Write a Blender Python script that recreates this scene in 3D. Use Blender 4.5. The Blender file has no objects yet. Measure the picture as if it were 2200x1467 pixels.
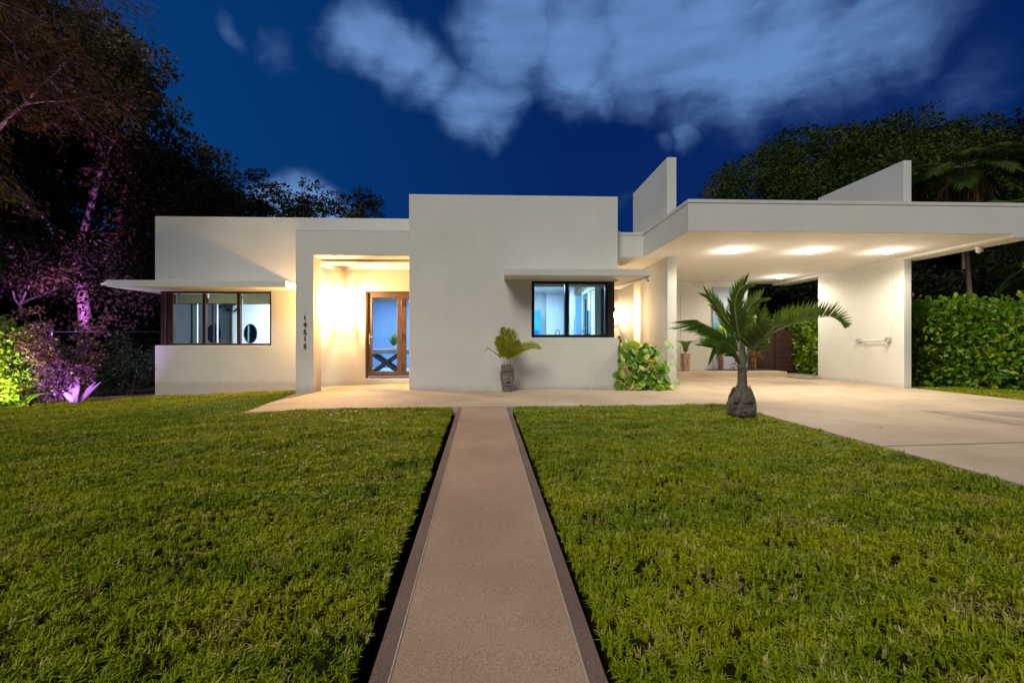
import bpy, bmesh, math, random
import numpy as np
from mathutils import Vector, Matrix
R = math.radians
random.seed(7)
rng = np.random.default_rng(7)
S = bpy.context.scene
COL = S.collection

# ------------------------------------------------------------------ camera
cam_d = bpy.data.cameras.new('camera')
cam_d.lens = 16.0
cam_d.sensor_width = 36.0
cam_d.clip_start = 0.05
cam_d.clip_end = 2000
cam = bpy.data.objects.new('camera', cam_d)
COL.objects.link(cam)
cam.location = (0, 0, 1.1)
cam.rotation_euler = (R(90), 0, -0.038)
S.camera = cam

# ------------------------------------------------------------------ world (night sky with moonlit cloud)
def pix_dir(x, y):
    fx, fz = (x - 1100) / 977.8, (733.5 - y) / 977.8
    a = 0.038
    v = Vector((math.cos(a) * fx + math.sin(a), -math.sin(a) * fx + math.cos(a), fz))
    return v.normalized()

W = bpy.data.worlds.new('World')
S.world = W
W.use_nodes = True
nt = W.node_tree
nt.nodes.clear()
def N(t, kind, **kw):
    n = t.nodes.new(kind)
    for k, v in kw.items():
        if k == 'ins':
            for kk, vv in v.items():
                if isinstance(vv, bpy.types.NodeSocket):
                    t.links.new(vv, n.inputs[kk])
                else:
                    n.inputs[kk].default_value = vv
        else:
            setattr(n, k, v)
    return n
def MA(t, op, a, b=None, c=None, clamp=False):
    n = t.nodes.new('ShaderNodeMath')
    n.operation = op
    n.use_clamp = clamp
    for i, v in enumerate((a, b, c)):
        if v is None: continue
        if isinstance(v, bpy.types.NodeSocket): t.links.new(v, n.inputs[i])
        else: n.inputs[i].default_value = v
    return n.outputs[0]
def VM(t, op, a, b=None, scale=None):
    n = t.nodes.new('ShaderNodeVectorMath')
    n.operation = op
    for i, v in enumerate((a, b)):
        if v is None: continue
        if isinstance(v, bpy.types.NodeSocket): t.links.new(v, n.inputs[i])
        else: n.inputs[i].default_value = v
    if scale is not None: n.inputs['Scale'].default_value = scale
    return n.outputs['Value'] if op in ('DOT_PRODUCT', 'LENGTH') else n.outputs[0]
def MIX(t, fac, a, b):
    n = t.nodes.new('ShaderNodeMix')
    n.data_type = 'RGBA'
    for k, v in ((0, fac), (6, a), (7, b)):
        if isinstance(v, bpy.types.NodeSocket): t.links.new(v, n.inputs[k])
        else: n.inputs[k].default_value = v if k == 0 else (*v, 1)
    return n.outputs[2]

tc = N(nt, 'ShaderNodeTexCoord')
D = VM(nt, 'NORMALIZE', tc.outputs['Generated'])
w1 = N(nt, 'ShaderNodeTexNoise', ins={'Vector': D, 'Scale': 9.0, 'Detail': 3.0, 'Roughness': 0.5})
wv = VM(nt, 'SUBTRACT', w1.outputs['Color'], (0.5, 0.5, 0.5))
wv = VM(nt, 'SCALE', wv, scale=0.11)
Dw = VM(nt, 'NORMALIZE', VM(nt, 'ADD', D, wv))
# blobs: pixel in the photo -> direction, angular radius (deg), weight
blobs = [(790, 90, 4.2, 1.0), (860, 125, 4.2, .95), (930, 175, 4.2, .8), (1010, 235, 4.4, .95), (1060, 220, 4, .9), (1040, 262, 2.6, .7),
         (1100, 60, 6.5, .95), (1230, 110, 7.0, .95), (1290, 180, 4.0, .8), (1400, 60, 8.0, 1.0), (1540, 80, 8, 1.0), (1600, 150, 6.5, .85), (1700, 60, 8, .95), (1740, 190, 5.0, .6), (1850, 60, 8, .75), (1480, 180, 3.5, .55),
         (1440, 290, 1.7, .50), (1490, 278, 2.0, .55), (1545, 262, 1.7, .45), (2080, 190, 6, .38), (1950, 120, 6, .5), (490, 62, 1.9, .5), (600, 120, 3.2, .42), (560, 110, 2.2, .4),
         (640, 450, 3.6, 1.25), (700, 466, 3.0, 1.1), (590, 430, 2.6, 1.0), (560, 425, 2.2, .8), (1340, 450, 2.5, .35)]
acc = None
for (px, py, rad, wt) in blobs:
    d = VM(nt, 'DOT_PRODUCT', Dw, tuple(pix_dir(px, py)))
    k = 1.0 / (1 - math.cos(R(rad)))
    e = MA(nt, 'MULTIPLY', MA(nt, 'SUBTRACT', d, 1.0), k)
    g = MA(nt, 'MULTIPLY', MA(nt, 'EXPONENT', e), wt)
    acc = g if acc is None else MA(nt, 'MAXIMUM', acc, g)
# scattered cloud behind and above the camera as well
sc = N(nt, 'ShaderNodeTexNoise', ins={'Vector': D, 'Scale': 2.2, 'Detail': 3.0})
dy = N(nt, 'ShaderNodeSeparateXYZ', ins={0: D})
away = MA(nt, 'MULTIPLY', MA(nt, 'SUBTRACT', 0.25, dy.outputs[1]), 2.0, clamp=True)
acc = MA(nt, 'MAXIMUM', acc, MA(nt, 'MULTIPLY', MA(nt, 'MULTIPLY', MA(nt, 'SUBTRACT', sc.outputs[0], 0.42), 3.0, clamp=True), away))
mp = N(nt, 'ShaderNodeMapping', ins={'Vector': Dw, 'Rotation': (0, R(28), 0), 'Scale': (9, 9, 22)})
n2 = N(nt, 'ShaderNodeTexNoise', ins={'Vector': mp.outputs[0], 'Scale': 1.1, 'Detail': 8.0, 'Roughness': 0.62})
n3 = N(nt, 'ShaderNodeTexNoise', ins={'Vector': Dw, 'Scale': 8.0, 'Detail': 7.0, 'Roughness': 0.6})
ns = MA(nt, 'ADD', MA(nt, 'MULTIPLY', n2.outputs[0], 0.9), MA(nt, 'MULTIPLY', n3.outputs[0], 1.1))
cm = MA(nt, 'MULTIPLY', acc, MA(nt, 'ADD', ns, 0.07))
cmap = N(nt, 'ShaderNodeMapRange', ins={0: cm, 1: 0.25, 2: 1.02})
cmap.interpolation_type = 'SMOOTHSTEP'
# wind-drawn streaks, finer than the cloud bodies
mp2 = N(nt, 'ShaderNodeMapping', ins={'Vector': D, 'Rotation': (0, R(-24), 0), 'Scale': (5, 5, 26)})
n5 = N(nt, 'ShaderNodeTexNoise', ins={'Vector': mp2.outputs[0], 'Scale': 1.2, 'Detail': 3.0})
cloud = MA(nt, 'MULTIPLY', cmap.outputs[0], MA(nt, 'ADD', MA(nt, 'MULTIPLY', n5.outputs[0], 0.9), 0.45), clamp=True)
sep = N(nt, 'ShaderNodeSeparateXYZ', ins={0: D})
azi = MA(nt, 'ADD', MA(nt, 'MULTIPLY', sep.outputs[0], -0.9), 0.15, clamp=True)      # a little lighter towards the left
hor = N(nt, 'ShaderNodeMapRange', ins={0: sep.outputs[2], 1: 0.0, 2: 0.55, 3: 1.0, 4: 0.0}).outputs[0]
base = MIX(nt, hor, (0.0004, 0.0125, 0.095), (0.0008, 0.021, 0.128))
base = MIX(nt, azi, base, (0.0010, 0.052, 0.20))
skyc = MIX(nt, cloud, base, (0.125, 0.26, 0.54))
st = N(nt, 'ShaderNodeTexVoronoi', ins={'Vector': D, 'Scale': 60.0})
stars = MA(nt, 'MULTIPLY', MA(nt, 'LESS_THAN', st.outputs['Distance'], 0.022), 0.25)
skyc = MIX(nt, stars, skyc, (0.6, 0.7, 0.9))
nish = N(nt, 'ShaderNodeTexSky', sky_type='NISHITA', sun_disc=False, sun_elevation=R(32), sun_rotation=R(215))
bg1 = N(nt, 'ShaderNodeBackground', ins={'Color': skyc, 'Strength': 1.0})
bg2 = N(nt, 'ShaderNodeBackground', ins={'Color': nish.outputs[0], 'Strength': 0.0006})
ad = N(nt, 'ShaderNodeAddShader', ins={0: bg1.outputs[0], 1: bg2.outputs[0]})
wo = N(nt, 'ShaderNodeOutputWorld', ins={'Surface': ad.outputs[0]})

# ------------------------------------------------------------------ sun (veiled moon and town glow behind the camera, soft)
sd = bpy.data.lights.new('sun', 'SUN')
sd.energy = 2.25
sd.angle = R(26)
sd.color = (1.0, 0.925, 0.765)
sun = bpy.data.objects.new('sun', sd)
COL.objects.link(sun)
sun.rotation_euler = Vector((0.34, 0.62, -0.78)).to_track_quat('-Z', 'Y').to_euler()

vs = S.view_settings
vs.view_transform = 'Standard'
vs.look = 'None'
vs.exposure = 0
vs.gamma = 1
vs.use_curve_mapping = False
S.cycles.max_bounces = 6
S.cycles.transparent_max_bounces = 12
S.cycles.sample_clamp_indirect = 3.0
S.cycles.caustics_reflective = False
S.cycles.caustics_refractive = False
S.cycles.use_denoising = True

# ------------------------------------------------------------------ helpers
def tag(o, label=None, cat=None, group=None, kind=None):
    if label: o['label'] = label
    if cat: o['category'] = cat
    if group: o['group'] = group
    if kind: o['kind'] = kind
    return o
def thing(name, label, cat, loc=(0, 0, 0), rotz=0, group=None):
    o = bpy.data.objects.new(name, None)
    o.empty_display_size = 0.2
    COL.objects.link(o)
    o.location = loc
    o.rotation_euler = (0, 0, rotz)
    return tag(o, label, cat, group)
class MB:
    def __init__(s): s.v = []; s.f = []
    def add(s, vs, fs):
        b = len(s.v)
        s.v += [tuple(p) for p in vs]
        s.f += [tuple(i + b for i in f) for f in fs]
        return s
    def box(s, x0, x1, y0, y1, z0, z1):
        v = [(x, y, z) for z in (z0, z1) for y in (y0, y1) for x in (x0, x1)]
        return s.add(v, [(0, 2, 3, 1), (4, 5, 7, 6), (0, 1, 5, 4), (2, 6, 7, 3), (0, 4, 6, 2), (1, 3, 7, 5)])
    def tube(s, pts, rad, n=8, cap=True):
        pts = [Vector(p) for p in pts]
        if not hasattr(rad, '__len__'): rad = [rad] * len(pts)
        b = len(s.v)
        up = Vector((0, 0, 1))
        for i, p in enumerate(pts):
            d = (pts[min(i + 1, len(pts) - 1)] - pts[max(i - 1, 0)])
            d = d.normalized() if d.length > 1e-9 else Vector((0, 0, 1))
            u = d.cross(up)
            if u.length < 0.1: u = d.cross(Vector((1, 0, 0)))
            u.normalize(); w = u.cross(d)
            for k in range(n):
                a = 2 * math.pi * k / n
                s.v.append(tuple(p + (u * math.cos(a) + w * math.sin(a)) * rad[i]))
        for i in range(len(pts) - 1):
            for k in range(n):
                s.f.append((b + i * n + k, b + i * n + (k + 1) % n, b + (i + 1) * n + (k + 1) % n, b + (i + 1) * n + k))
        if cap:
            s.f.append(tuple(b + k for k in range(n)))
            e = b + (len(pts) - 1) * n
            s.f.append(tuple(e + n - 1 - k for k in range(n)))
        return s
    def lathe(s, prof, n=24, c=(0, 0, 0), sx=1, sy=1):
        b = len(s.v)
        for (r, z) in prof:
            for k in range(n):
                a = 2 * math.pi * k / n
                s.v.append((c[0] + sx * r * math.cos(a), c[1] + sy * r * math.sin(a), c[2] + z))
        for i in range(len(prof) - 1):
            for k in range(n):
                s.f.append((b + i * n + k, b + i * n + (k + 1) % n, b + (i + 1) * n + (k + 1) % n, b + (i + 1) * n + k))
        s.f.append(tuple(b + n - 1 - k for k in range(n)))
        e = b + (len(prof) - 1) * n
        s.f.append(tuple(e + k for k in range(n)))
        return s
    def voxel(s, xs, ys, zs, solid):
        nx, ny, nz = len(xs) - 1, len(ys) - 1, len(zs) - 1
        idx = {}
        def vid(i, j, k):
            if (i, j, k) not in idx:
                idx[(i, j, k)] = len(s.v)
                s.v.append((xs[i], ys[j], zs[k]))
            return idx[(i, j, k)]
        sol = lambda i, j, k: 0 <= i < nx and 0 <= j < ny and 0 <= k < nz and solid((xs[i] + xs[i + 1]) / 2, (ys[j] + ys[j + 1]) / 2, (zs[k] + zs[k + 1]) / 2)
        for i in range(nx):
            for j in range(ny):
                for k in range(nz):
                    if not sol(i, j, k): continue
                    c = lambda a, b, d: vid(i + a, j + b, k + d)
                    if not sol(i - 1, j, k): s.f.append((c(0, 0, 0), c(0, 0, 1), c(0, 1, 1), c(0, 1, 0)))
                    if not sol(i + 1, j, k): s.f.append((c(1, 0, 0), c(1, 1, 0), c(1, 1, 1), c(1, 0, 1)))
                    if not sol(i, j - 1, k): s.f.append((c(0, 0, 0), c(1, 0, 0), c(1, 0, 1), c(0, 0, 1)))
                    if not sol(i, j + 1, k): s.f.append((c(0, 1, 0), c(0, 1, 1), c(1, 1, 1), c(1, 1, 0)))
                    if not sol(i, j, k - 1): s.f.append((c(0, 0, 0), c(0, 1, 0), c(1, 1, 0), c(1, 0, 0)))
                    if not sol(i, j, k + 1): s.f.append((c(0, 0, 1), c(1, 0, 1), c(1, 1, 1), c(0, 1, 1)))
        return s
    def build(s, name, mat, parent=None, smooth=False, bevel=0, loc=None):
        me = bpy.data.meshes.new(name)
        me.from_pydata(s.v, [], s.f)
        me.update()
        if smooth:
            me.polygons.foreach_set('use_smooth', [True] * len(me.polygons))
        return link(name, me, mat, parent, bevel, loc)
def link(name, me, mat, parent=None, bevel=0, loc=None):
    o = bpy.data.objects.new(name, me)
    if mat is not None and len(me.materials) == 0: me.materials.append(mat)
    COL.objects.link(o)
    if parent: o.parent = parent
    if loc: o.location = loc
    if bevel:
        m = o.modifiers.new('bevel', 'BEVEL')
        m.width = bevel; m.segments = 2; m.limit_method = 'ANGLE'; m.angle_limit = R(40)
    return o
def copy_tree(o, parent=None):
    c = o.copy(); COL.objects.link(c)
    if parent: c.parent = parent
    for ch in list(o.children): copy_tree(ch, c)
    return c
def np_mesh(name, V, Fc, smooth=False):
    """V (n,3), Fc (m,k) equal sized faces"""
    me = bpy.data.meshes.new(name)
    V = np.asarray(V, dtype=np.float32); Fc = np.asarray(Fc, dtype=np.int32)
    k = Fc.shape[1]
    me.vertices.add(len(V)); me.vertices.foreach_set('co', V.ravel())
    me.loops.add(Fc.size); me.loops.foreach_set('vertex_index', Fc.ravel())
    me.polygons.add(len(Fc))
    me.polygons.foreach_set('loop_start', np.arange(0, Fc.size, k, dtype=np.int32))
    me.polygons.foreach_set('loop_total', np.full(len(Fc), k, dtype=np.int32))
    if smooth: me.polygons.foreach_set('use_smooth', np.ones(len(Fc), dtype=bool))
    me.update(calc_edges=True)
    return me

# ------------------------------------------------------------------ materials
def mat(name, col, rough=0.6, col2=None, scale=4.0, detail=4.0, bump=0.0, bscale=60.0, bdist=0.01, metal=0.0, emit=None, estr=0.0, spec=0.5, coords='Position', contrast=(0.35, 0.65)):
    m = bpy.data.materials.new(name); m.use_nodes = True
    t = m.node_tree; b = t.nodes['Principled BSDF']
    b.inputs['Roughness'].default_value = rough
    b.inputs['Metallic'].default_value = metal
    b.inputs['Specular IOR Level'].default_value = spec
    b.inputs['Base Color'].default_value = (*col, 1)
    if coords == 'Position': vec = N(t, 'ShaderNodeNewGeometry').outputs['Position']
    else: vec = N(t, 'ShaderNodeTexCoord').outputs['Object']
    if col2:
        n = N(t, 'ShaderNodeTexNoise', ins={'Vector': vec, 'Scale': scale, 'Detail': detail})
        mr = N(t, 'ShaderNodeMapRange', ins={0: n.outputs[0], 1: contrast[0], 2: contrast[1]})
        t.links.new(MIX(t, mr.outputs[0], col, col2), b.inputs['Base Color'])
    if bump:
        n = N(t, 'ShaderNodeTexNoise', ins={'Vector': vec, 'Scale': bscale, 'Detail': 5.0})
        bp = N(t, 'ShaderNodeBump', ins={'Strength': bump, 'Distance': bdist, 'Height': n.outputs[0]})
        t.links.new(bp.outputs[0], b.inputs['Normal'])
    if emit:
        b.inputs['Emission Color'].default_value = (*emit, 1)
        b.inputs['Emission Strength'].default_value = estr
    return m
def leafmat(name, c1, c2, rough=0.5, trans=0.35, nscale=1.2, c3=None, spec=0.5):
    """leaf colour varies from leaf to leaf; some light passes through"""
    m = bpy.data.materials.new(name); m.use_nodes = True
    t = m.node_tree; b = t.nodes['Principled BSDF']; out = t.nodes['Material Output']
    g = N(t, 'ShaderNodeNewGeometry')
    n = N(t, 'ShaderNodeTexNoise', ins={'Vector': g.outputs['Position'], 'Scale': nscale, 'Detail': 3.0})
    nr = N(t, 'ShaderNodeMapRange', ins={0: n.outputs[0], 1: 0.35, 2: 0.65})
    oi = N(t, 'ShaderNodeObjectInfo')
    rnd = MA(t, 'FRACT', MA(t, 'ADD', g.outputs['Random Per Island'], oi.outputs['Random']))
    f = MA(t, 'ADD', MA(t, 'MULTIPLY', nr.outputs[0], 0.45), MA(t, 'MULTIPLY', rnd, 0.55))
    c = MIX(t, f, c1, c2)
    if c3:
        c = MIX(t, MA(t, 'GREATER_THAN', rnd, 0.88), c, c3)
    t.links.new(c, b.inputs['Base Color'])
    b.inputs['Roughness'].default_value = rough
    b.inputs['Specular IOR Level'].default_value = spec
    tr = N(t, 'ShaderNodeBsdfTranslucent', ins={'Color': c})
    mx = N(t, 'ShaderNodeMixShader', ins={0: trans, 1: b.outputs[0], 2: tr.outputs[0]})
    t.links.new(mx.outputs[0], out.inputs['Surface'])
    return m
def stucco(name, col, col2, streak=0.45):
    m = bpy.data.materials.new(name); m.use_nodes = True
    t = m.node_tree; b = t.nodes['Principled BSDF']
    g = N(t, 'ShaderNodeNewGeometry')
    n = N(t, 'ShaderNodeTexNoise', ins={'Vector': g.outputs['Position'], 'Scale': 0.8, 'Detail': 6.0, 'Roughness': 0.6})
    mp = N(t, 'ShaderNodeMapping', ins={'Vector': g.outputs['Position'], 'Scale': (7, 7, 0.35)})
    n2 = N(t, 'ShaderNodeTexNoise', ins={'Vector': mp.outputs[0], 'Scale': 1.3, 'Detail': 5.0, 'Roughness': 0.65})
    f = MA(t, 'ADD', MA(t, 'MULTIPLY', n.outputs[0], 1 - streak * .5), MA(t, 'MULTIPLY', n2.outputs[0], streak * .5))
    mr = N(t, 'ShaderNodeMapRange', ins={0: f, 1: 0.34, 2: 0.68})
    c = MIX(t, mr.outputs[0], col, col2)
    # splash dirt just above the ground
    sz = N(t, 'ShaderNodeSeparateXYZ', ins={0: g.outputs['Position']})
    dirt = N(t, 'ShaderNodeMapRange', ins={0: MA(t, 'ADD', sz.outputs[2], MA(t, 'MULTIPLY', n2.outputs[0], -0.22)), 1: -0.12, 2: 0.02, 3: 0.35, 4: 0.0})
    c = MIX(t, dirt.outputs[0], c, (0.22, 0.18, 0.14))
    t.links.new(c, b.inputs['Base Color'])
    b.inputs['Roughness'].default_value = 0.85
    b.inputs['Specular IOR Level'].default_value = 0.25
    n4 = N(t, 'ShaderNodeTexNoise', ins={'Vector': g.outputs['Position'], 'Scale': 90.0, 'Detail': 4.0})
    n5 = N(t, 'ShaderNodeTexNoise', ins={'Vector': g.outputs['Position'], 'Scale': 3.5, 'Detail': 3.0})
    hgt = MA(t, 'ADD', MA(t, 'MULTIPLY', n4.outputs[0], 0.16), n5.outputs[0])
    bp = N(t, 'ShaderNodeBump', ins={'Strength': 0.35, 'Distance': 0.012, 'Height': hgt})
    t.links.new(bp.outputs[0], b.inputs['Normal'])
    return m
def concrete(name, c1, c2, speck=0.5, bump=0.3):
    m = bpy.data.materials.new(name); m.use_nodes = True
    t = m.node_tree; b = t.nodes['Principled BSDF']
    g = N(t, 'ShaderNodeNewGeometry'); P = g.outputs['Position']
    n = N(t, 'ShaderNodeTexNoise', ins={'Vector': P, 'Scale': 0.9, 'Detail': 7.0, 'Roughness': 0.62})
    mr = N(t, 'ShaderNodeMapRange', ins={0: n.outputs[0], 1: 0.36, 2: 0.64})
    c = MIX(t, mr.outputs[0], c1, c2)
    f = N(t, 'ShaderNodeTexNoise', ins={'Vector': P, 'Scale': 170.0, 'Detail': 2.0})
    fr = N(t, 'ShaderNodeMapRange', ins={0: f.outputs[0], 1: 0.3, 2: 0.7, 3: 1 - 0.45 * speck, 4: 1 + 0.45 * speck})
    hs = N(t, 'ShaderNodeHueSaturation', ins={'Color': c, 'Value': fr.outputs[0]})
    v = N(t, 'ShaderNodeTexVoronoi', ins={'Vector': P, 'Scale': 22.0, 'Randomness': 1.0})
    sp = MA(t, 'MULTIPLY', MA(t, 'LESS_THAN', v.outputs['Distance'], 0.075), 0.45 * speck)
    c = MIX(t, sp, hs.outputs[0], (0.75, 0.66, 0.55))
    t.links.new(c, b.inputs['Base Color'])
    b.inputs['Roughness'].default_value = 0.8
    b.inputs['Specular IOR Level'].default_value = 0.3
    bp = N(t, 'ShaderNodeBump', ins={'Strength': bump, 'Distance': 0.004, 'Height': f.outputs[0]})
    t.links.new(bp.outputs[0], b.inputs['Normal'])
    return m
def glassmat(name, tint=(0.93, 0.97, 0.96), refl=1.0):
    m = bpy.data.materials.new(name); m.use_nodes = True
    t = m.node_tree; t.nodes.remove(t.nodes['Principled BSDF']); out = t.nodes['Material Output']
    tr = N(t, 'ShaderNodeBsdfTransparent', ins={'Color': (*tint, 1)})
    gl = N(t, 'ShaderNodeBsdfGlossy', ins={'Roughness': 0.02, 'Color': (1, 1, 1, 1)})
    fr = N(t, 'ShaderNodeFresnel', ins={'IOR': 1.45})
    mx = N(t, 'ShaderNodeMixShader', ins={0: MA(t, 'MULTIPLY', fr.outputs[0], refl), 1: tr.outputs[0], 2: gl.outputs[0]})
    t.links.new(mx.outputs[0], out.inputs['Surface'])
    return m
def lampmat(name, col, strength):
    m = bpy.data.materials.new(name); m.use_nodes = True
    t = m.node_tree; t.nodes.remove(t.nodes['Principled BSDF'])
    e = N(t, 'ShaderNodeEmission', ins={'Color': (*col, 1), 'Strength': strength})
    t.links.new(e.outputs[0], t.nodes['Material Output'].inputs['Surface'])
    return m
def boardmat(name, c1, c2):
    m = bpy.data.materials.new(name); m.use_nodes = True
    t = m.node_tree; b = t.nodes['Principled BSDF']
    g = N(t, 'ShaderNodeNewGeometry')
    mp = N(t, 'ShaderNodeMapping', ins={'Vector': g.outputs['Position'], 'Scale': (2, 2, 40)})
    n = N(t, 'ShaderNodeTexNoise', ins={'Vector': mp.outputs[0], 'Scale': 1.0, 'Detail': 5.0})
    oi = N(t, 'ShaderNodeObjectInfo')
    t.links.new(MIX(t, MA(t, 'ADD', MA(t, 'MULTIPLY', n.outputs[0], 0.6), MA(t, 'MULTIPLY', oi.outputs['Random'], 0.4)), c1, c2), b.inputs['Base Color'])
    b.inputs['Roughness'].default_value = 0.6
    return m

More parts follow.
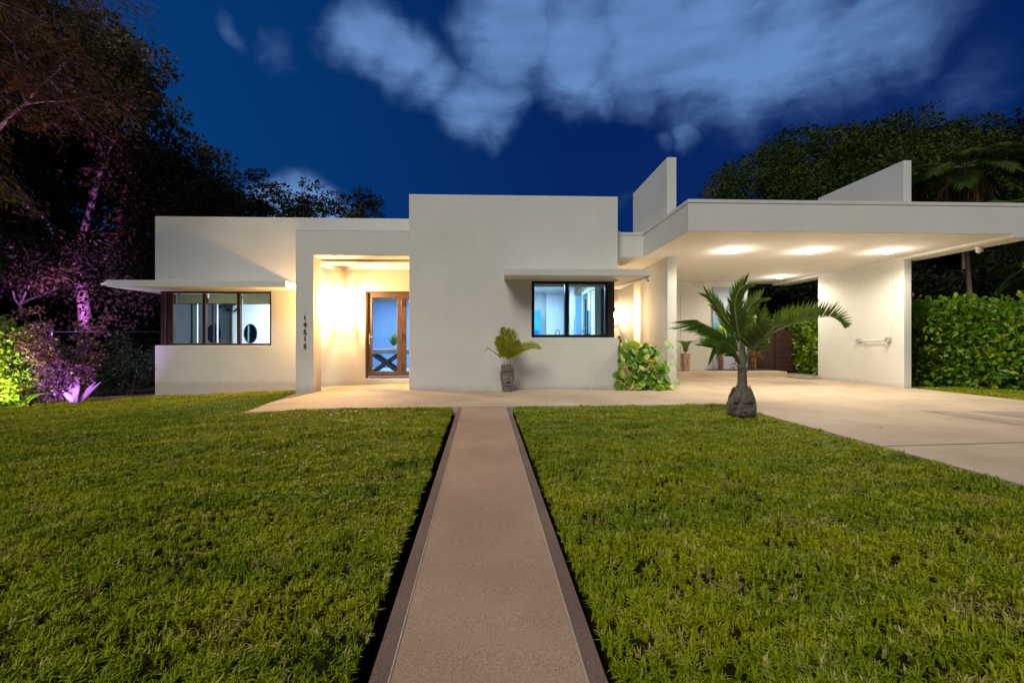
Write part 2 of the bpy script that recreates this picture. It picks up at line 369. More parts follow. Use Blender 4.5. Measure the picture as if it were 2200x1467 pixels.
M = dict(
    stucco=stucco('white_stucco', (0.59, 0.60, 0.55), (0.67, 0.675, 0.625)),
    soffit=stucco('soffit_stucco', (0.77, 0.755, 0.72), (0.80, 0.785, 0.75), 0.1),
    cap=mat('parapet_cap', (0.66, 0.65, 0.61), 0.7, (0.58, 0.57, 0.53), 3),
    frame=mat('bronze_frame', (0.045, 0.026, 0.018), 0.35, metal=0.3),
    frame2=mat('dark_frame', (0.012, 0.012, 0.014), 0.35, metal=0.3),
    doorwood=mat('bronze_door_frame', (0.105, 0.066, 0.044), 0.45, (0.085, 0.052, 0.035), 8, metal=0.2),
    glass=glassmat('window_glass'),
    blind=leafmat('olive_roller_blind', (0.52, 0.47, 0.30), (0.58, 0.52, 0.34), 0.9, 0.5, 8),
    inwhite=mat('interior_paint', (0.78, 0.79, 0.80), 0.8, (0.74, 0.75, 0.77), 2),
    inblue=mat('blue_interior_wall', (0.13, 0.22, 0.42), 0.8, (0.17, 0.27, 0.47), 1.2),
    infloor=mat('pale_floor', (0.55, 0.56, 0.58), 0.35, (0.48, 0.5, 0.52), 2),
    curtain=mat('sheer_curtain', (0.82, 0.85, 0.90), 0.9),
    cab=mat('blue_cabinet', (0.16, 0.33, 0.50), 0.5),
    teal=mat('teal_cabinet', (0.02, 0.22, 0.42), 0.4, (0.02, 0.34, 0.50), 2),
    counter=mat('pale_countertop', (0.6, 0.62, 0.65), 0.3),
    black=mat('black_metal', (0.015, 0.015, 0.017), 0.4, metal=0.6),
    tabledark=mat('dark_table_leg', (0.02, 0.022, 0.03), 0.5),
    tablegrey=mat('weathered_tabletop', (0.33, 0.30, 0.29), 0.6, (0.25, 0.23, 0.22), 12),
    mirror=mat('mirror_glass', (0.4, 0.5, 0.52), 0.04, metal=1.0),
    brass=mat('aged_brass', (0.10, 0.06, 0.025), 0.6, metal=0.3),
    lantern=lampmat('lit_lantern_bulb', (1.0, 0.55, 0.22), 14000),
    lantern2=lampmat('dimmer_lantern_bulb', (1.0, 0.66, 0.38), 2200),
    down=lampmat('lit_downlight_lens', (1.0, 0.86, 0.68), 110),
    white=mat('white_plastic', (0.72, 0.72, 0.72), 0.4),
    number=mat('bronze_numbers', (0.05, 0.045, 0.045), 0.4, metal=0.6),
    slab=concrete('driveway_concrete', (0.39, 0.305, 0.205), (0.50, 0.405, 0.29), 0.35),
    path=concrete('path_concrete', (0.32, 0.215, 0.145), (0.42, 0.29, 0.20), 0.8, 0.5),
    border=concrete('path_border', (0.135, 0.090, 0.068), (0.20, 0.135, 0.10), 0.8, 0.6),
    joint=mat('pale_joint_mortar', (0.50, 0.40, 0.30), 0.8, (0.40, 0.32, 0.24), 9),
    crack=mat('dark_joint', (0.08, 0.06, 0.045), 0.9),
    inlay=concrete('inlay_concrete', (0.30, 0.25, 0.19), (0.36, 0.31, 0.24), 0.6),
    soil=mat('dark_soil', (0.020, 0.014, 0.009), 0.95, (0.035, 0.024, 0.014), 12, bump=0.6, bscale=30),
    turf=mat('turf_soil', (0.012, 0.013, 0.004), 1.0, (0.022, 0.022, 0.006), 12, spec=0.0, bump=0.6, bscale=30),
    gravel=mat('pale_gravel', (0.42, 0.33, 0.24), 0.9, (0.20, 0.15, 0.11), 40, bump=1.0, bscale=50, bdist=0.02),
    darkgravel=mat('dark_gravel', (0.10, 0.10, 0.10), 0.9, (0.04, 0.04, 0.04), 40, bump=1.0, bscale=50, bdist=0.02),
    bark=mat('grey_bark', (0.16, 0.13, 0.10), 0.9, (0.08, 0.06, 0.045), 9, bump=0.8, bscale=14, bdist=0.03),
    palebark=mat('pale_bark', (0.34, 0.26, 0.23), 0.85, (0.12, 0.09, 0.075), 7, bump=0.6, bscale=14, bdist=0.02),
    palmbark=mat('palm_trunk_bark', (0.13, 0.115, 0.09), 0.75, (0.08, 0.068, 0.052), 10, bump=0.6, bscale=25, bdist=0.01),
    husk=mat('palm_husk', (0.17, 0.145, 0.115), 0.7, (0.075, 0.058, 0.045), 14, bump=1.0, bscale=18, bdist=0.03),
    shag=mat('shaggy_trunk', (0.22, 0.10, 0.04), 0.9, (0.10, 0.05, 0.02), 20, bump=1.0, bscale=40, bdist=0.02),
    tanbark=mat('tan_palm_trunk', (0.30, 0.21, 0.14), 0.8, (0.20, 0.14, 0.09), 8),
    pot=mat('carved_stone_pot', (0.20, 0.165, 0.14), 0.8, (0.12, 0.095, 0.08), 14, bump=0.6, bscale=50, bdist=0.006, coords='Object'),
    pot2=mat('tan_stone_pot', (0.36, 0.24, 0.16), 0.8, (0.28, 0.18, 0.12), 14, bump=0.5, bscale=50, bdist=0.006, coords='Object'),
    gate=boardmat('dark_brown_boards', (0.055, 0.022, 0.014), (0.028, 0.012, 0.009)),
    steel=mat('brushed_metal', (0.55, 0.54, 0.52), 0.35, metal=0.6),
    post=mat('fence_post_metal', (0.07, 0.07, 0.08), 0.6, metal=0.3),
    grassm=None,
    leafdark=leafmat('dark_tree_leaves', (0.035, 0.038, 0.012), (0.11, 0.085, 0.035), 0.6, 0.3, 0.5, (0.15, 0.10, 0.045), spec=.2),
    leafbrown=leafmat('olive_brown_leaves', (0.060, 0.036, 0.014), (0.105, 0.068, 0.022), 0.5, 0.3, 0.5),
    leafgreen=leafmat('evergreen_leaves', (0.018, 0.042, 0.005), (0.070, 0.10, 0.010), 0.6, 0.3, 0.4, spec=.15),
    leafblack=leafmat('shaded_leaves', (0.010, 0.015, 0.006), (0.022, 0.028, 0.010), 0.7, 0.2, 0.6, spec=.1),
    shrubgreen=leafmat('lime_shrub_leaves', (0.10, 0.17, 0.02), (0.19, 0.24, 0.04), 0.4, 0.4, 2),
    shrubpurple=leafmat('plum_shrub_leaves', (0.09, 0.03, 0.07), (0.15, 0.07, 0.11), 0.4, 0.35, 2, (0.24, 0.16, 0.05)),
    hedge=leafmat('hedge_leaves', (0.055, 0.18, 0.010), (0.22, 0.38, 0.020), 0.35, 0.35, 1.5, (0.50, 0.56, 0.05)),
    heart=leafmat('heart_leaves', (0.06, 0.19, 0.008), (0.18, 0.33, 0.012), 0.35, 0.25, 3, (0.42, 0.50, 0.04)),
    palmleaf=leafmat('palm_leaflets', (0.045, 0.105, 0.006), (0.13, 0.20, 0.012), 0.35, 0.45, 3),
    palmbright=leafmat('young_palm_leaflets', (0.065, 0.150, 0.010), (0.100, 0.190, 0.014), 0.4, 0.5, 3),
    potleaf=leafmat('potted_palm_leaflets', (0.20, 0.26, 0.010), (0.42, 0.38, 0.015), 0.45, 0.4, 6),
    philo=leafmat('lobed_leaves', (0.18, 0.34, 0.02), (0.32, 0.42, 0.03), 0.4, 0.5, 3),
    dryleaf=leafmat('dry_palm_skirt', (0.14, 0.09, 0.02), (0.22, 0.14, 0.04), 0.8, 0.3, 2),
    tileaf=leafmat('ti_plant_leaves', (0.40, 0.22, 0.36), (0.50, 0.32, 0.46), 0.35, 0.4, 3),
    bigleaf=leafmat('elephant_ear_leaf', (0.22, 0.38, 0.04), (0.30, 0.45, 0.06), 0.4, 0.45, 3),
    rachis=mat('palm_rachis', (0.15, 0.15, 0.07), 0.5),
    orchid=mat('white_orchid', (0.7, 0.75, 0.8), 0.6),
)

def grassmat():
    m = bpy.data.materials.new('grass_blades'); m.use_nodes = True
    t = m.node_tree; b = t.nodes['Principled BSDF']; out = t.nodes['Material Output']
    g = N(t, 'ShaderNodeNewGeometry')
    n = N(t, 'ShaderNodeTexNoise', ins={'Vector': g.outputs['Position'], 'Scale': 1.6, 'Detail': 4.0})
    f = N(t, 'ShaderNodeMapRange', ins={0: n.outputs[0], 1: .36, 2: .64}).outputs[0]
    rnd = g.outputs['Random Per Island']
    oi = N(t, 'ShaderNodeObjectInfo')
    mixf = MA(t, 'ADD', MA(t, 'MULTIPLY', f, .35), MA(t, 'ADD', MA(t, 'MULTIPLY', rnd, .4), MA(t, 'MULTIPLY', oi.outputs['Random'], .25)))
    c = MIX(t, mixf, (0.11, 0.215, 0.003), (0.43, 0.43, 0.005))
    # mowing bands and dry patches belong to the turf itself
    mp = N(t, 'ShaderNodeMapping', ins={'Vector': g.outputs['Position'], 'Rotation': (0, 0, R(8)), 'Scale': (.35, 2.2, 1)})
    bn = N(t, 'ShaderNodeTexNoise', ins={'Vector': mp.outputs[0], 'Scale': 1.0, 'Detail': 2.0})
    c = MIX(t, N(t, 'ShaderNodeMapRange', ins={0: bn.outputs[0], 1: .48, 2: .62, 3: 0, 4: .55}).outputs[0], c, (0.12, 0.215, 0.003))
    dn = N(t, 'ShaderNodeTexNoise', ins={'Vector': g.outputs['Position'], 'Scale': 3.3, 'Detail': 3.0})
    dry = MA(t, 'MULTIPLY', N(t, 'ShaderNodeMapRange', ins={0: dn.outputs[0], 1: .58, 2: .70}).outputs[0], MA(t, 'GREATER_THAN', rnd, .45))
    c = MIX(t, MA(t, 'MULTIPLY', dry, .7), c, (0.36, 0.27, 0.09))
    c = MIX(t, MA(t, 'MULTIPLY', MA(t, 'GREATER_THAN', oi.outputs['Random'], .93), .6), c, (0.55, 0.48, 0.16))
    t.links.new(c, b.inputs['Base Color'])
    b.inputs['Roughness'].default_value = .5
    b.inputs['Specular IOR Level'].default_value = .25
    tr = N(t, 'ShaderNodeBsdfTranslucent', ins={'Color': c})
    mx = N(t, 'ShaderNodeMixShader', ins={0: .12, 1: b.outputs[0], 2: tr.outputs[0]})
    t.links.new(mx.outputs[0], out.inputs['Surface'])
    return m
M['grassm'] = grassmat()

# ------------------------------------------------------------------ ground surface heights
def gz(x, y):
    z = -0.044 * max(0.0, -x - 2.66)
    k = min(1.0, max(0.0, (4.0 - x) / 3.2))
    z -= 0.0237 * max(0.0, 7.6 - y) * k
    return z
def path_x(y):      # centre line of the path
    return -0.175 + (7.6 - y) * 0.0256
def sheet(name, us, vs, fn, m, kind='structure', dz=0.0, thick=0, parent=None):
    V = []; Fc = []
    nu, nv = len(us), len(vs)
    for v in vs:
        for u in us:
            x, y = fn(u, v)
            V.append((x, y, gz(x, y) + dz))
    for j in range(nv - 1):
        for i in range(nu - 1):
            a = j * nu + i
            Fc.append((a, a + 1, a + nu + 1, a + nu))
    if thick:
        b = len(V)
        V += [(x, y, z - thick) for (x, y, z) in V]
        ring = [i for i in range(nu)] + [j * nu + nu - 1 for j in range(1, nv)] + [(nv - 1) * nu + i for i in range(nu - 2, -1, -1)] + [j * nu for j in range(nv - 2, 0, -1)]
        for i in range(len(ring)):
            p, q = ring[i], ring[(i + 1) % len(ring)]
            Fc.append((p, p + b, q + b, q))
    mb = MB(); mb.add(V, Fc)
    o = mb.build(name, m, parent)
    if kind: o['kind'] = kind
    return o
def interp(x, xs, ys): return float(np.interp(x, xs, ys))
LX = [-14, -11.05, -10.1, -8.64, -4.92, -4.52, -4.46, -4.12, -4.08, -0.66]
LY = [8.6, 10.6, 11.4, 11.80, 11.42, 11.3, 10.3, 7.9, 7.66, 7.62]
def left_lawn(u, v):
    x0 = -14 + u * 13.31
    y = -1.5 + v * (interp(x0, LX, LY) + 1.5)
    return x0 + u * (7.6 - y) * 0.0256 - 0.0, y
RXL = [0.31, 3.6, 4.02, 4.12]
RYL = [7.68, 7.9, 7.84, 7.6]
def right_lawn(u, v):
    x0 = 0.31 + u * 3.75
    y = -1.5 + v * (interp(x0, RXL, RYL) + 1.5)
    return x0 + (1 - u) * (7.6 - y) * 0.0256, y
# far ground
g = MB()
g.add([(-300, -300, -0.55), (300, -300, -0.55), (300, 400, -0.55), (-300, 400, -0.55)], [(0, 1, 2, 3)])
g.build('ground', M['soil'])['kind'] = 'structure'
us = sorted(set([i / 40 for i in range(41)] + [(x + 14) / 13.31 for x in LX if -14 <= x <= -0.69]))
lawn_l = sheet('lawn', us, [i / 30 for i in range(31)], left_lawn, M['turf'], dz=-0.045, thick=0.3)
lawn_r = sheet('lawn', [i / 20 for i in range(21)], [i / 30 for i in range(31)], right_lawn, M['turf'], dz=-0.045, thick=0.3)
# side strip between drive and hedge
lawn_s = sheet('lawn', [i / 8 for i in range(9)], [i / 12 for i in range(13)], lambda u, v: (9.9 + u * 4.6, 3 + v * 7.6), M['turf'], dz=-0.03, thick=0.3)
# planting bed and gravel to the left of the house
sheet('garden_bed', [i / 10 for i in range(11)], [i / 10 for i in range(11)], lambda u, v: (-24 + u * 15.3, 9.0 + v * 9), M['soil'], dz=-0.10)
sheet('gravel_path', [i / 10 for i in range(11)], [i / 4 for i in range(5)], lambda u, v: (-12.4 + u * 3.66, 11.2 + v * 1.9), M['gravel'], dz=-0.075)
sheet('gravel_strip', [i / 10 for i in range(11)], [0, 0.5, 1], lambda u, v: (-8.74 + u * 4.2, 11.2 + v * 0.79), M['gravel'], dz=-0.055)
sheet('gravel_bed', [0, 0.5, 1], [0, 0.5, 1], lambda u, v: (9.05 + u * 1.6, 13.0 + v * 3), M['gravel'], dz=0.02)
# slab in front of the house, porch floor and drive
sl = lambda u, v: ((-4.12 - 0.40 * max(0, v)) * (1 - u) + 4.06 * u, 7.62 + (0.22 * u if v < .5 else 0) + v * 2.85)
sheet('paved_forecourt', [i / 16 for i in range(17)], [i / 6 for i in range(7)], sl, M['slab'], thick=0.15)
sheet('porch_floor', [i / 6 for i in range(7)], [0, 0.5, 1], lambda u, v: (-4.52 + u * 2.6, 10.47 + v * 1.6), M['slab'], thick=0.15)
sheet('driveway', [i / 10 for i in range(11)], [i / 20 for i in range(21)], lambda u, v: (4.06 + u * 5.84, -1.5 + v * 16.6), M['slab'], thick=0.15)
sheet('side_yard', [0, 1], [0, 1], lambda u, v: (2.86 + u * 1.2, 10.47 + v * 2.7), M['slab'], dz=-0.001)
# path with border strips and pale joints
def strip(name, w0, w1, m, dz, thick=0.12):
    return sheet(name, [0, 1], [i / 12 for i in range(13)], lambda u, v: (path_x(-1.5 + v * 9.11) + w0 + (w1 - w0) * u, -1.5 + v * 9.11), m, dz=dz, thick=thick)
pth = strip('path', -0.3625, 0.3625, M['path'], 0.0)
for s0, s1 in ((-0.437, -0.3635), (0.3635, 0.437)):
    strip('path_border', s0, s1, M['border'], -0.004)
for s0, s1 in ((-0.366, -0.360), (0.360, 0.366)):
    strip('path_joint', s0, s1, M['joint'], 0.004, 0.03)
# inlays in the drive (thin sheets a few mm proud)
def flat(name, pts, m, z=0.004):
    mb = MB(); mb.add([(x, y, gz(x, y) + z) for x, y in pts], [tuple(range(len(pts)))])
    o = mb.build(name, m); o['kind'] = 'structure'; return o
flat('drive_inlay', [(7.25, 5.62), (10.0 - .12, 5.55), (9.88, 6.75), (7.10, 7.0)], M['joint'])
flat('drive_inlay', [(7.62, 5.72), (9.87, 5.66), (9.87, 6.64), (7.46, 6.88)], M['inlay'], 0.008)
flat('drive_inlay', [(6.86, 5.75), (7.08, 5.74), (6.96, 6.95), (6.74, 6.98)], M['inlay'])
flat('drive_inlay', [(7.1, 11.35), (8.7, 11.35), (9.0, 12.5), (7.3, 12.5)], M['joint'])
flat('drive_inlay', [(7.25, 11.5), (8.45, 11.5), (8.7, 12.35), (7.4, 12.35)], M['inlay'], 0.008)
flat('drive_joint', [(4.07, 4.62), (9.88, 5.02), (9.88, 5.035), (4.07, 4.635)], M['crack'])
flat('drive_joint', [(4.07, 8.0), (9.88, 8.1), (9.88, 8.107), (4.07, 8.007)], M['inlay'])
flat('forecourt_joint', [(-4.1, 7.655), (4.0, 7.87), (4.0, 7.878), (-4.1, 7.663)], M['crack'])
# entrance step in the carport
st_ = MB(); st_.voxel([4.28, 8.95, 9.05], [13.75, 14.84], [-0.1, 0.03, 0.165], lambda x, y, z: True)
o = st_.build('carport_step', M['slab'], bevel=0.01); o['kind'] = 'structure'
dg = MB(); dg.box(6.95, 9.0, 14.25, 14.83, 0.1, 0.185); o = dg.build('planting_bed', M['darkgravel']); o['kind'] = 'structure'

# ------------------------------------------------------------------ the house
H = thing('house', 'low white modernist stucco house with flat roofs, carport and lit porch', 'house')
SM = M['stucco']
# kitchen block, corner opening for the window
mb = MB(); mb.voxel([-1.94, -1.74, 0.843, 2.62, 2.84], [10.40, 10.62, 11.6, 12.0, 13.3], [-0.3, 1.19, 2.49, 4.05, 4.44],
    lambda x, y, z: (not ((x > 0.85 and y < 11.6 and 1.19 < z < 2.49))) and ((y < 10.62) or x > 2.62 or (x < -1.74 and (y < 12.0))))
mb.build('block_wall', SM, H, bevel=0.012)
MB().box(-1.739, 2.619, 10.621, 13.29, 4.0, 4.12).build('block_roof', M['cap'], H)
# left wing
mb = MB(); mb.voxel([-8.70, -8.50, -5.784, -3.368, -1.52, -1.30], [12.0, 12.22, 15.2, 15.42], [-0.6, 0.135, 0.998, 2.394, 2.416, 4.05, 4.31],
    lambda x, y, z: not (x < -5.784 and y < 15.2 and 0.998 < z < 2.394) and not (-3.368 < x < -1.52 and 0.135 < z < 2.416 and y < 12.22) and (y < 12.22 or x < -8.50))
mb.build('wing_wall', SM, H, bevel=0.012)
MB().box(-8.499, 2.5, 12.221, 17.2, 4.0, 4.1).build('wing_roof', M['cap'], H)
# front wall of wing to the right of the door is hidden behind the block: closing piece
MB().box(-1.299, 2.61, 12.0, 12.2, 2.8, 3.99).build('inner_beam', SM, H)
# portal: column and header with porch roof
mb = MB(); mb.voxel([-4.48, -4.09, -1.941], [10.42, 10.90, 11.999], [-0.3, 3.045, 3.59],
    lambda x, y, z: z > 3.045 or (x < -4.09 and y < 10.90))
mb.build('portal', SM, H, bevel=0.012)
MB().box(-4.38, -1.942, 10.93, 11.998, 2.985, 3.044).build('porch_ceiling', M['soffit'], H)
MB().box(-4.479, -1.943, 10.421, 11.99, 3.5905, 3.62).build('porch_cap', M['cap'], H)
# canopies
mb = MB(); mb.voxel([-9.32, -8.701, -5.09], [11.30, 11.999, 14.4], [2.42, 2.58], lambda x, y, z: y < 11.999 or x < -8.701)
mb.build('window_canopy', SM, H, bevel=0.008)
mb = MB(); mb.voxel([0.21, 2.841, 3.40], [9.72, 10.399, 12.2], [2.515, 2.665], lambda x, y, z: y < 10.399 or x > 2.841)
mb.build('window_canopy', SM, H, bevel=0.008)
# carport roof: left tongue, main slab, edge band
mb = MB(); mb.voxel([2.841, 3.49, 9.60, 10.12], [8.08, 10.60, 15.4], [3.03, 3.085, 3.60],
    lambda x, y, z: (x > 3.49 or y > 10.60) and (z > 3.085 or x > 9.60))
cr = mb.build('carport_roof', M['soffit'], H, bevel=0.008)
cr.data.materials.append(SM)
for p_ in cr.data.polygons:
    if abs(p_.normal.z) < .5: p_.material_index = 1
mb = MB(); mb.voxel([2.842, 3.48, 10.13], [8.07, 10.59, 15.41], [3.60, 3.665], lambda x, y, z: (x > 3.48 or y > 10.59))
mb.build('roof_edge_cap', M['cap'], H, bevel=0.006)
# rounded foot of the block parapet where it meets the carport roof
mb = MB()
pr = [(2.841 + 0.16 * (1 - math.cos(a)), 3.666 + 0.16 * (1 - math.sin(a))) for a in [i * math.pi / 2 / 8 for i in range(9)]]
pr = [(2.841, 3.83)] + [(2.841 + 0.16 - 0.16 * math.cos(a), 3.826 - 0.16 * math.sin(a)) for a in [i * math.pi / 16 for i in range(9)]] + [(2.841, 3.666)]
n_ = len(pr)
mb.add([(x, 10.6, z) for x, z in pr] + [(x, 10.9, z) for x, z in pr], [tuple(range(n_)), tuple(range(2 * n_ - 1, n_ - 1, -1))] + [(i, i + n_, (i + 1) % n_ + n_, (i + 1) % n_) for i in range(n_)])
mb.build('parapet_fillet', SM, H)
# fin walls, running up through the roof
MB().box(4.05, 4.275, 10.55, 13.2, -0.2, 5.43).build('fin_wall', SM, H, bevel=0.012)
MB().box(9.62, 9.81, 10.35, 13.2, -0.2, 5.36).build('fin_wall', SM, H, bevel=0.012)
# recess behind the kitchen window and rear walls
MB().box(2.841, 4.049, 13.1, 13.3, -0.2, 3.084).build('recess_wall', SM, H)
mb = MB(); mb.voxel([4.05, 8.42], [14.85, 15.1], [-0.1, 3.084], lambda x, y, z: True)
mb.build('rear_wall', SM, H, bevel=0.01)
MB().box(4.05, 4.27, 13.201, 14.849, -0.2, 3.084).build('side_wall', SM, H)
MB().box(-8.5, 4.05, 17.2, 17.4, -0.3, 4.0).build('back_wall', SM, H)
# door outline and mural panel on the rear wall
door2 = MB(); door2.box(4.9, 4.93, 14.835, 14.849, 0.17, 2.75).box(6.15, 6.18, 14.835, 14.849, 0.17, 2.75).box(4.93, 6.15, 14.835, 14.849, 2.72, 2.75)
door2.build('door_trim', M['cap'], H)
def mural_mat():
    m = bpy.data.materials.new('beach_mural'); m.use_nodes = True
    t = m.node_tree; b = t.nodes['Principled BSDF']
    g = N(t, 'ShaderNodeNewGeometry')
    s = N(t, 'ShaderNodeSeparateXYZ', ins={0: g.outputs['Position']})
    n = N(t, 'ShaderNodeTexNoise', ins={'Vector': g.outputs['Position'], 'Scale': 1.8, 'Detail': 5.0})
    z = MA(t, 'ADD', s.outputs[2], MA(t, 'MULTIPLY', MA(t, 'SUBTRACT', n.outputs[0], 0.5), 0.9))
    r = N(t, 'ShaderNodeValToRGB', ins={0: MA(t, 'DIVIDE', z, 3.0)})
    e = r.color_ramp.elements
    e[0].position = 0.05; e[0].color = (0.50, 0.50, 0.60, 1)
    e[1].position = 0.95; e[1].color = (0.30, 0.36, 0.46, 1)
    for p, c in ((0.36, (0.52, 0.56, 0.70, 1)), (0.46, (0.10, 0.40, 0.60, 1)), (0.50, (0.06, 0.30, 0.14, 1)), (0.55, (0.12, 0.42, 0.66, 1)), (0.68, (0.42, 0.50, 0.62, 1))):
        q = e.new(p); q.color = c
    t.links.new(r.outputs[0], b.inputs['Base Color'])
    b.inputs['Roughness'].default_value = 0.5
    return m
MB().box(7.22, 8.40, 14.80, 14.848, 0.19, 2.9).build('mural_panel', mural_mat(), H)

# ---- left corner window
wf = MB()
z0, z1 = 0.998, 2.394
yw = 12.05
def hframe(mb, x0, x1, y0, y1, z0, z1, t):        # rectangular frame of thickness t in an XZ plane
    mb.box(x0, x1, y0, y1, z0, z0 + t).box(x0, x1, y0, y1, z1 - t, z1).box(x0, x0 + t, y0, y1, z0 + t, z1 - t).box(x1 - t, x1, y0, y1, z0 + t, z1 - t)
win = MB(); hframe(win, -8.33, -5.79, yw, yw + 0.09, z0 + .002, z1 - .002, 0.05)
wl = win.build('window', M['frame'], H, bevel=0.004)
wl['label'] = 'corner window of three panes with olive blinds'
for xm in (-7.5, -6.63):
    MB().box(xm - 0.04, xm + 0.04, yw - 0.008, yw + 0.085, z0 + 0.053, z1 - 0.053).build('mullion', M['frame'], wl, bevel=0.004)
post = MB(); post.box(-8.58, -8.46, yw - 0.02, yw + 0.12, z0 + .003, z1 - .003).box(-8.46, -8.40, yw + 0.02, yw + 0.12, z0 + .003, z1 - .003).box(-8.40, -8.331, yw + 0.005, yw + 0.12, z0 + .003, z1 - .003)
post.build('corner_post', M['frame'], wl, bevel=0.004)
for a, b in ((-8.28, -7.54), (-7.46, -6.67), (-6.59, -5.84)):
    MB().box(a, b, yw + 0.045, yw + 0.051, z0 + 0.052, z1 - 0.052).build('pane', M['glass'], wl)
    MB().box(a + 0.01, b - 0.01, yw + 0.12, yw + 0.125, 2.09, 2.34).build('roller_blind', M['blind'], wl)
    MB().box(a + 0.01, b - 0.01, yw + 0.115, yw + 0.13, 2.075, 2.089).build('blind_rail', M['frame'], wl)
side = MB()
for yy in (12.30, 13.25, 14.2, 15.13):
    side.box(-8.60, -8.54, yy - 0.03, yy + 0.03, z0 + .055, z1 - .055)
side.box(-8.60, -8.54, 12.18, 15.19, z0 + .003, z0 + .054).box(-8.60, -8.54, 12.18, 15.19, z1 - .054, z1 - .003)
sw = side.build('side_window', M['frame'], H)
MB().box(-8.573, -8.568, 12.2, 15.1, z0 + .05, z1 - .05).build('pane', M['glass'], sw)
for yy in (12.42, 13.37, 14.32):
    MB().box(-8.53, -8.50, yy - 0.02, yy + 0.02, z0 + .06, z1 - .06).build('white_stile', M['white'], sw)

# ---- kitchen corner window
z0, z1 = 1.19, 2.49
yw = 10.45
win = MB(); hframe(win, 0.85, 2.62, yw, yw + 0.09, z0 + .002, z1 - .002, 0.065)
wk = win.build('window', M['frame2'], H, bevel=0.004)
wk['label'] = 'black framed two pane kitchen window glowing blue'
MB().box(1.62, 1.71, yw - 0.006, yw + 0.085, z0 + 0.068, z1 - 0.068).build('mullion', M['frame2'], wk, bevel=0.004)
MB().box(2.621, 2.77, yw - 0.01, yw + 0.14, z0 + .003, z1 - .003).build('corner_post', M['frame'], wk, bevel=0.004)
for a, b in ((0.914, 1.62), (1.71, 2.556)):
    MB().box(a, b, yw + 0.045, yw + 0.051, z0 + 0.067, z1 - 0.067).build('pane', M['glass'], wk)
    MB().box(a + 0.01, b - 0.01, yw + 0.10, yw + 0.105, 2.37, 2.422).build('roller_blind', M['blind'], wk)
side = MB(); side.box(2.72, 2.77, 10.60, 11.59, z0 + .003, z0 + .06).box(2.72, 2.77, 10.60, 11.59, z1 - .06, z1 - .003).box(2.72, 2.77, 11.53, 11.59, z0 + .06, z1 - .06)
sw2 = side.build('side_window', M['frame'], H)
MB().box(2.742, 2.748, 10.6, 11.53, z0 + .06, z1 - .06).build('pane', M['glass'], sw2)

# ---- glazed entrance door pair
yd = 12.06
for i, (xa, xb) in enumerate(((-3.325, -2.447), (-2.441, -1.56))):
    lf = MB(); hframe(lf, xa, xb, yd, yd + 0.06, 0.19, 2.37, 0.115)
    d = lf.build('door', M['doorwood'], H, bevel=0.005)
    MB().box(xa + 0.114, xb - 0.114, yd + 0.027, yd + 0.033, 0.304, 2.256).build('pane', M['glass'], d)
    if i == 0:
        hd = MB(); hd.box(xa + 0.03, xa + 0.065, yd - 0.012, yd - 0.001, 1.02, 1.30)
        hd.tube([(xa + 0.047, yd - 0.01, 1.22), (xa + 0.047, yd - 0.06, 1.22), (xa + 0.15, yd - 0.06, 1.215)], 0.010, 8)
        hd.build('handle', M['steel'], d)
        hg = MB()
        for zz in (0.45, 1.25, 2.1): MB().tube([(xb + 0.003, yd - 0.012, zz - 0.09), (xb + 0.003, yd - 0.012, zz + 0.09)], 0.013, 8).build('hinge', M['doorwood'], d)
df = MB(); hframe(df, -3.366, -1.522, 12.02, 12.12, 0.137, 2.414, 0.04)
df.build('door_frame', M['doorwood'], H, bevel=0.004)

# ---- interiors
I = M['inwhite']
MB().box(-8.49, 2.61, 12.23, 17.19, 2.72, 2.80).build('ceiling', I, H)
MB().box(-1.73, 2.61, 10.63, 12.229, 2.72, 2.80).build('ceiling', I, H)
MB().box(-8.49, 2.61, 12.23, 17.19, 0.0, 0.13).build('interior_floor', M['infloor'], H)
MB().box(-1.73, 2.61, 10.63, 12.229, 0.0, 0.13).build('interior_floor', M['infloor'], H)
MB().box(-8.49, -6.55, 15.21, 15.31, 0.131, 2.719).build('interior_wall', I, H)
MB().box(-5.95, -4.71, 15.21, 15.31, 0.131, 2.719).build('interior_wall', I, H)
MB().box(-6.549, -5.951, 15.21, 15.31, 2.3, 2.719).build('interior_wall', I, H)
MB().box(-4.70, -4.60, 12.23, 17.19, 0.131, 2.719).build('interior_wall', I, H)
MB().box(-1.30, -1.20, 12.21, 17.19, 0.131, 2.719).build('interior_wall', I, H)
MB().box(-4.59, -1.31, 16.9, 17.0, 0.131, 2.52).build('accent_wall', M['inblue'], H)
MB().box(-1.19, 2.61, 15.0, 15.1, 0.131, 2.719).build('interior_wall', I, H)
MB().box(-6.54, -5.96, 15.5, 15.55, 0.131, 2.29).build('interior_door', M['teal'], H)
# round mirror on the wall of the left room
mr = thing('round_mirror', 'oval dark framed mirror on the pale wall inside the left window', 'mirror', (-7.98, 15.20, 1.36))
f = MB(); ring = []
for k in range(40):
    a = 2 * math.pi * k / 40; ring.append((0.20 * math.cos(a), 0, 0.30 * math.sin(a)))
f.tube(ring + ring[:1], 0.018, 6, cap=False); f.build('frame', M['black'], mr)
MB().add([(p[0], -0.004, p[2]) for p in ring], [tuple(range(40))]).build('glass', M['mirror'], mr)
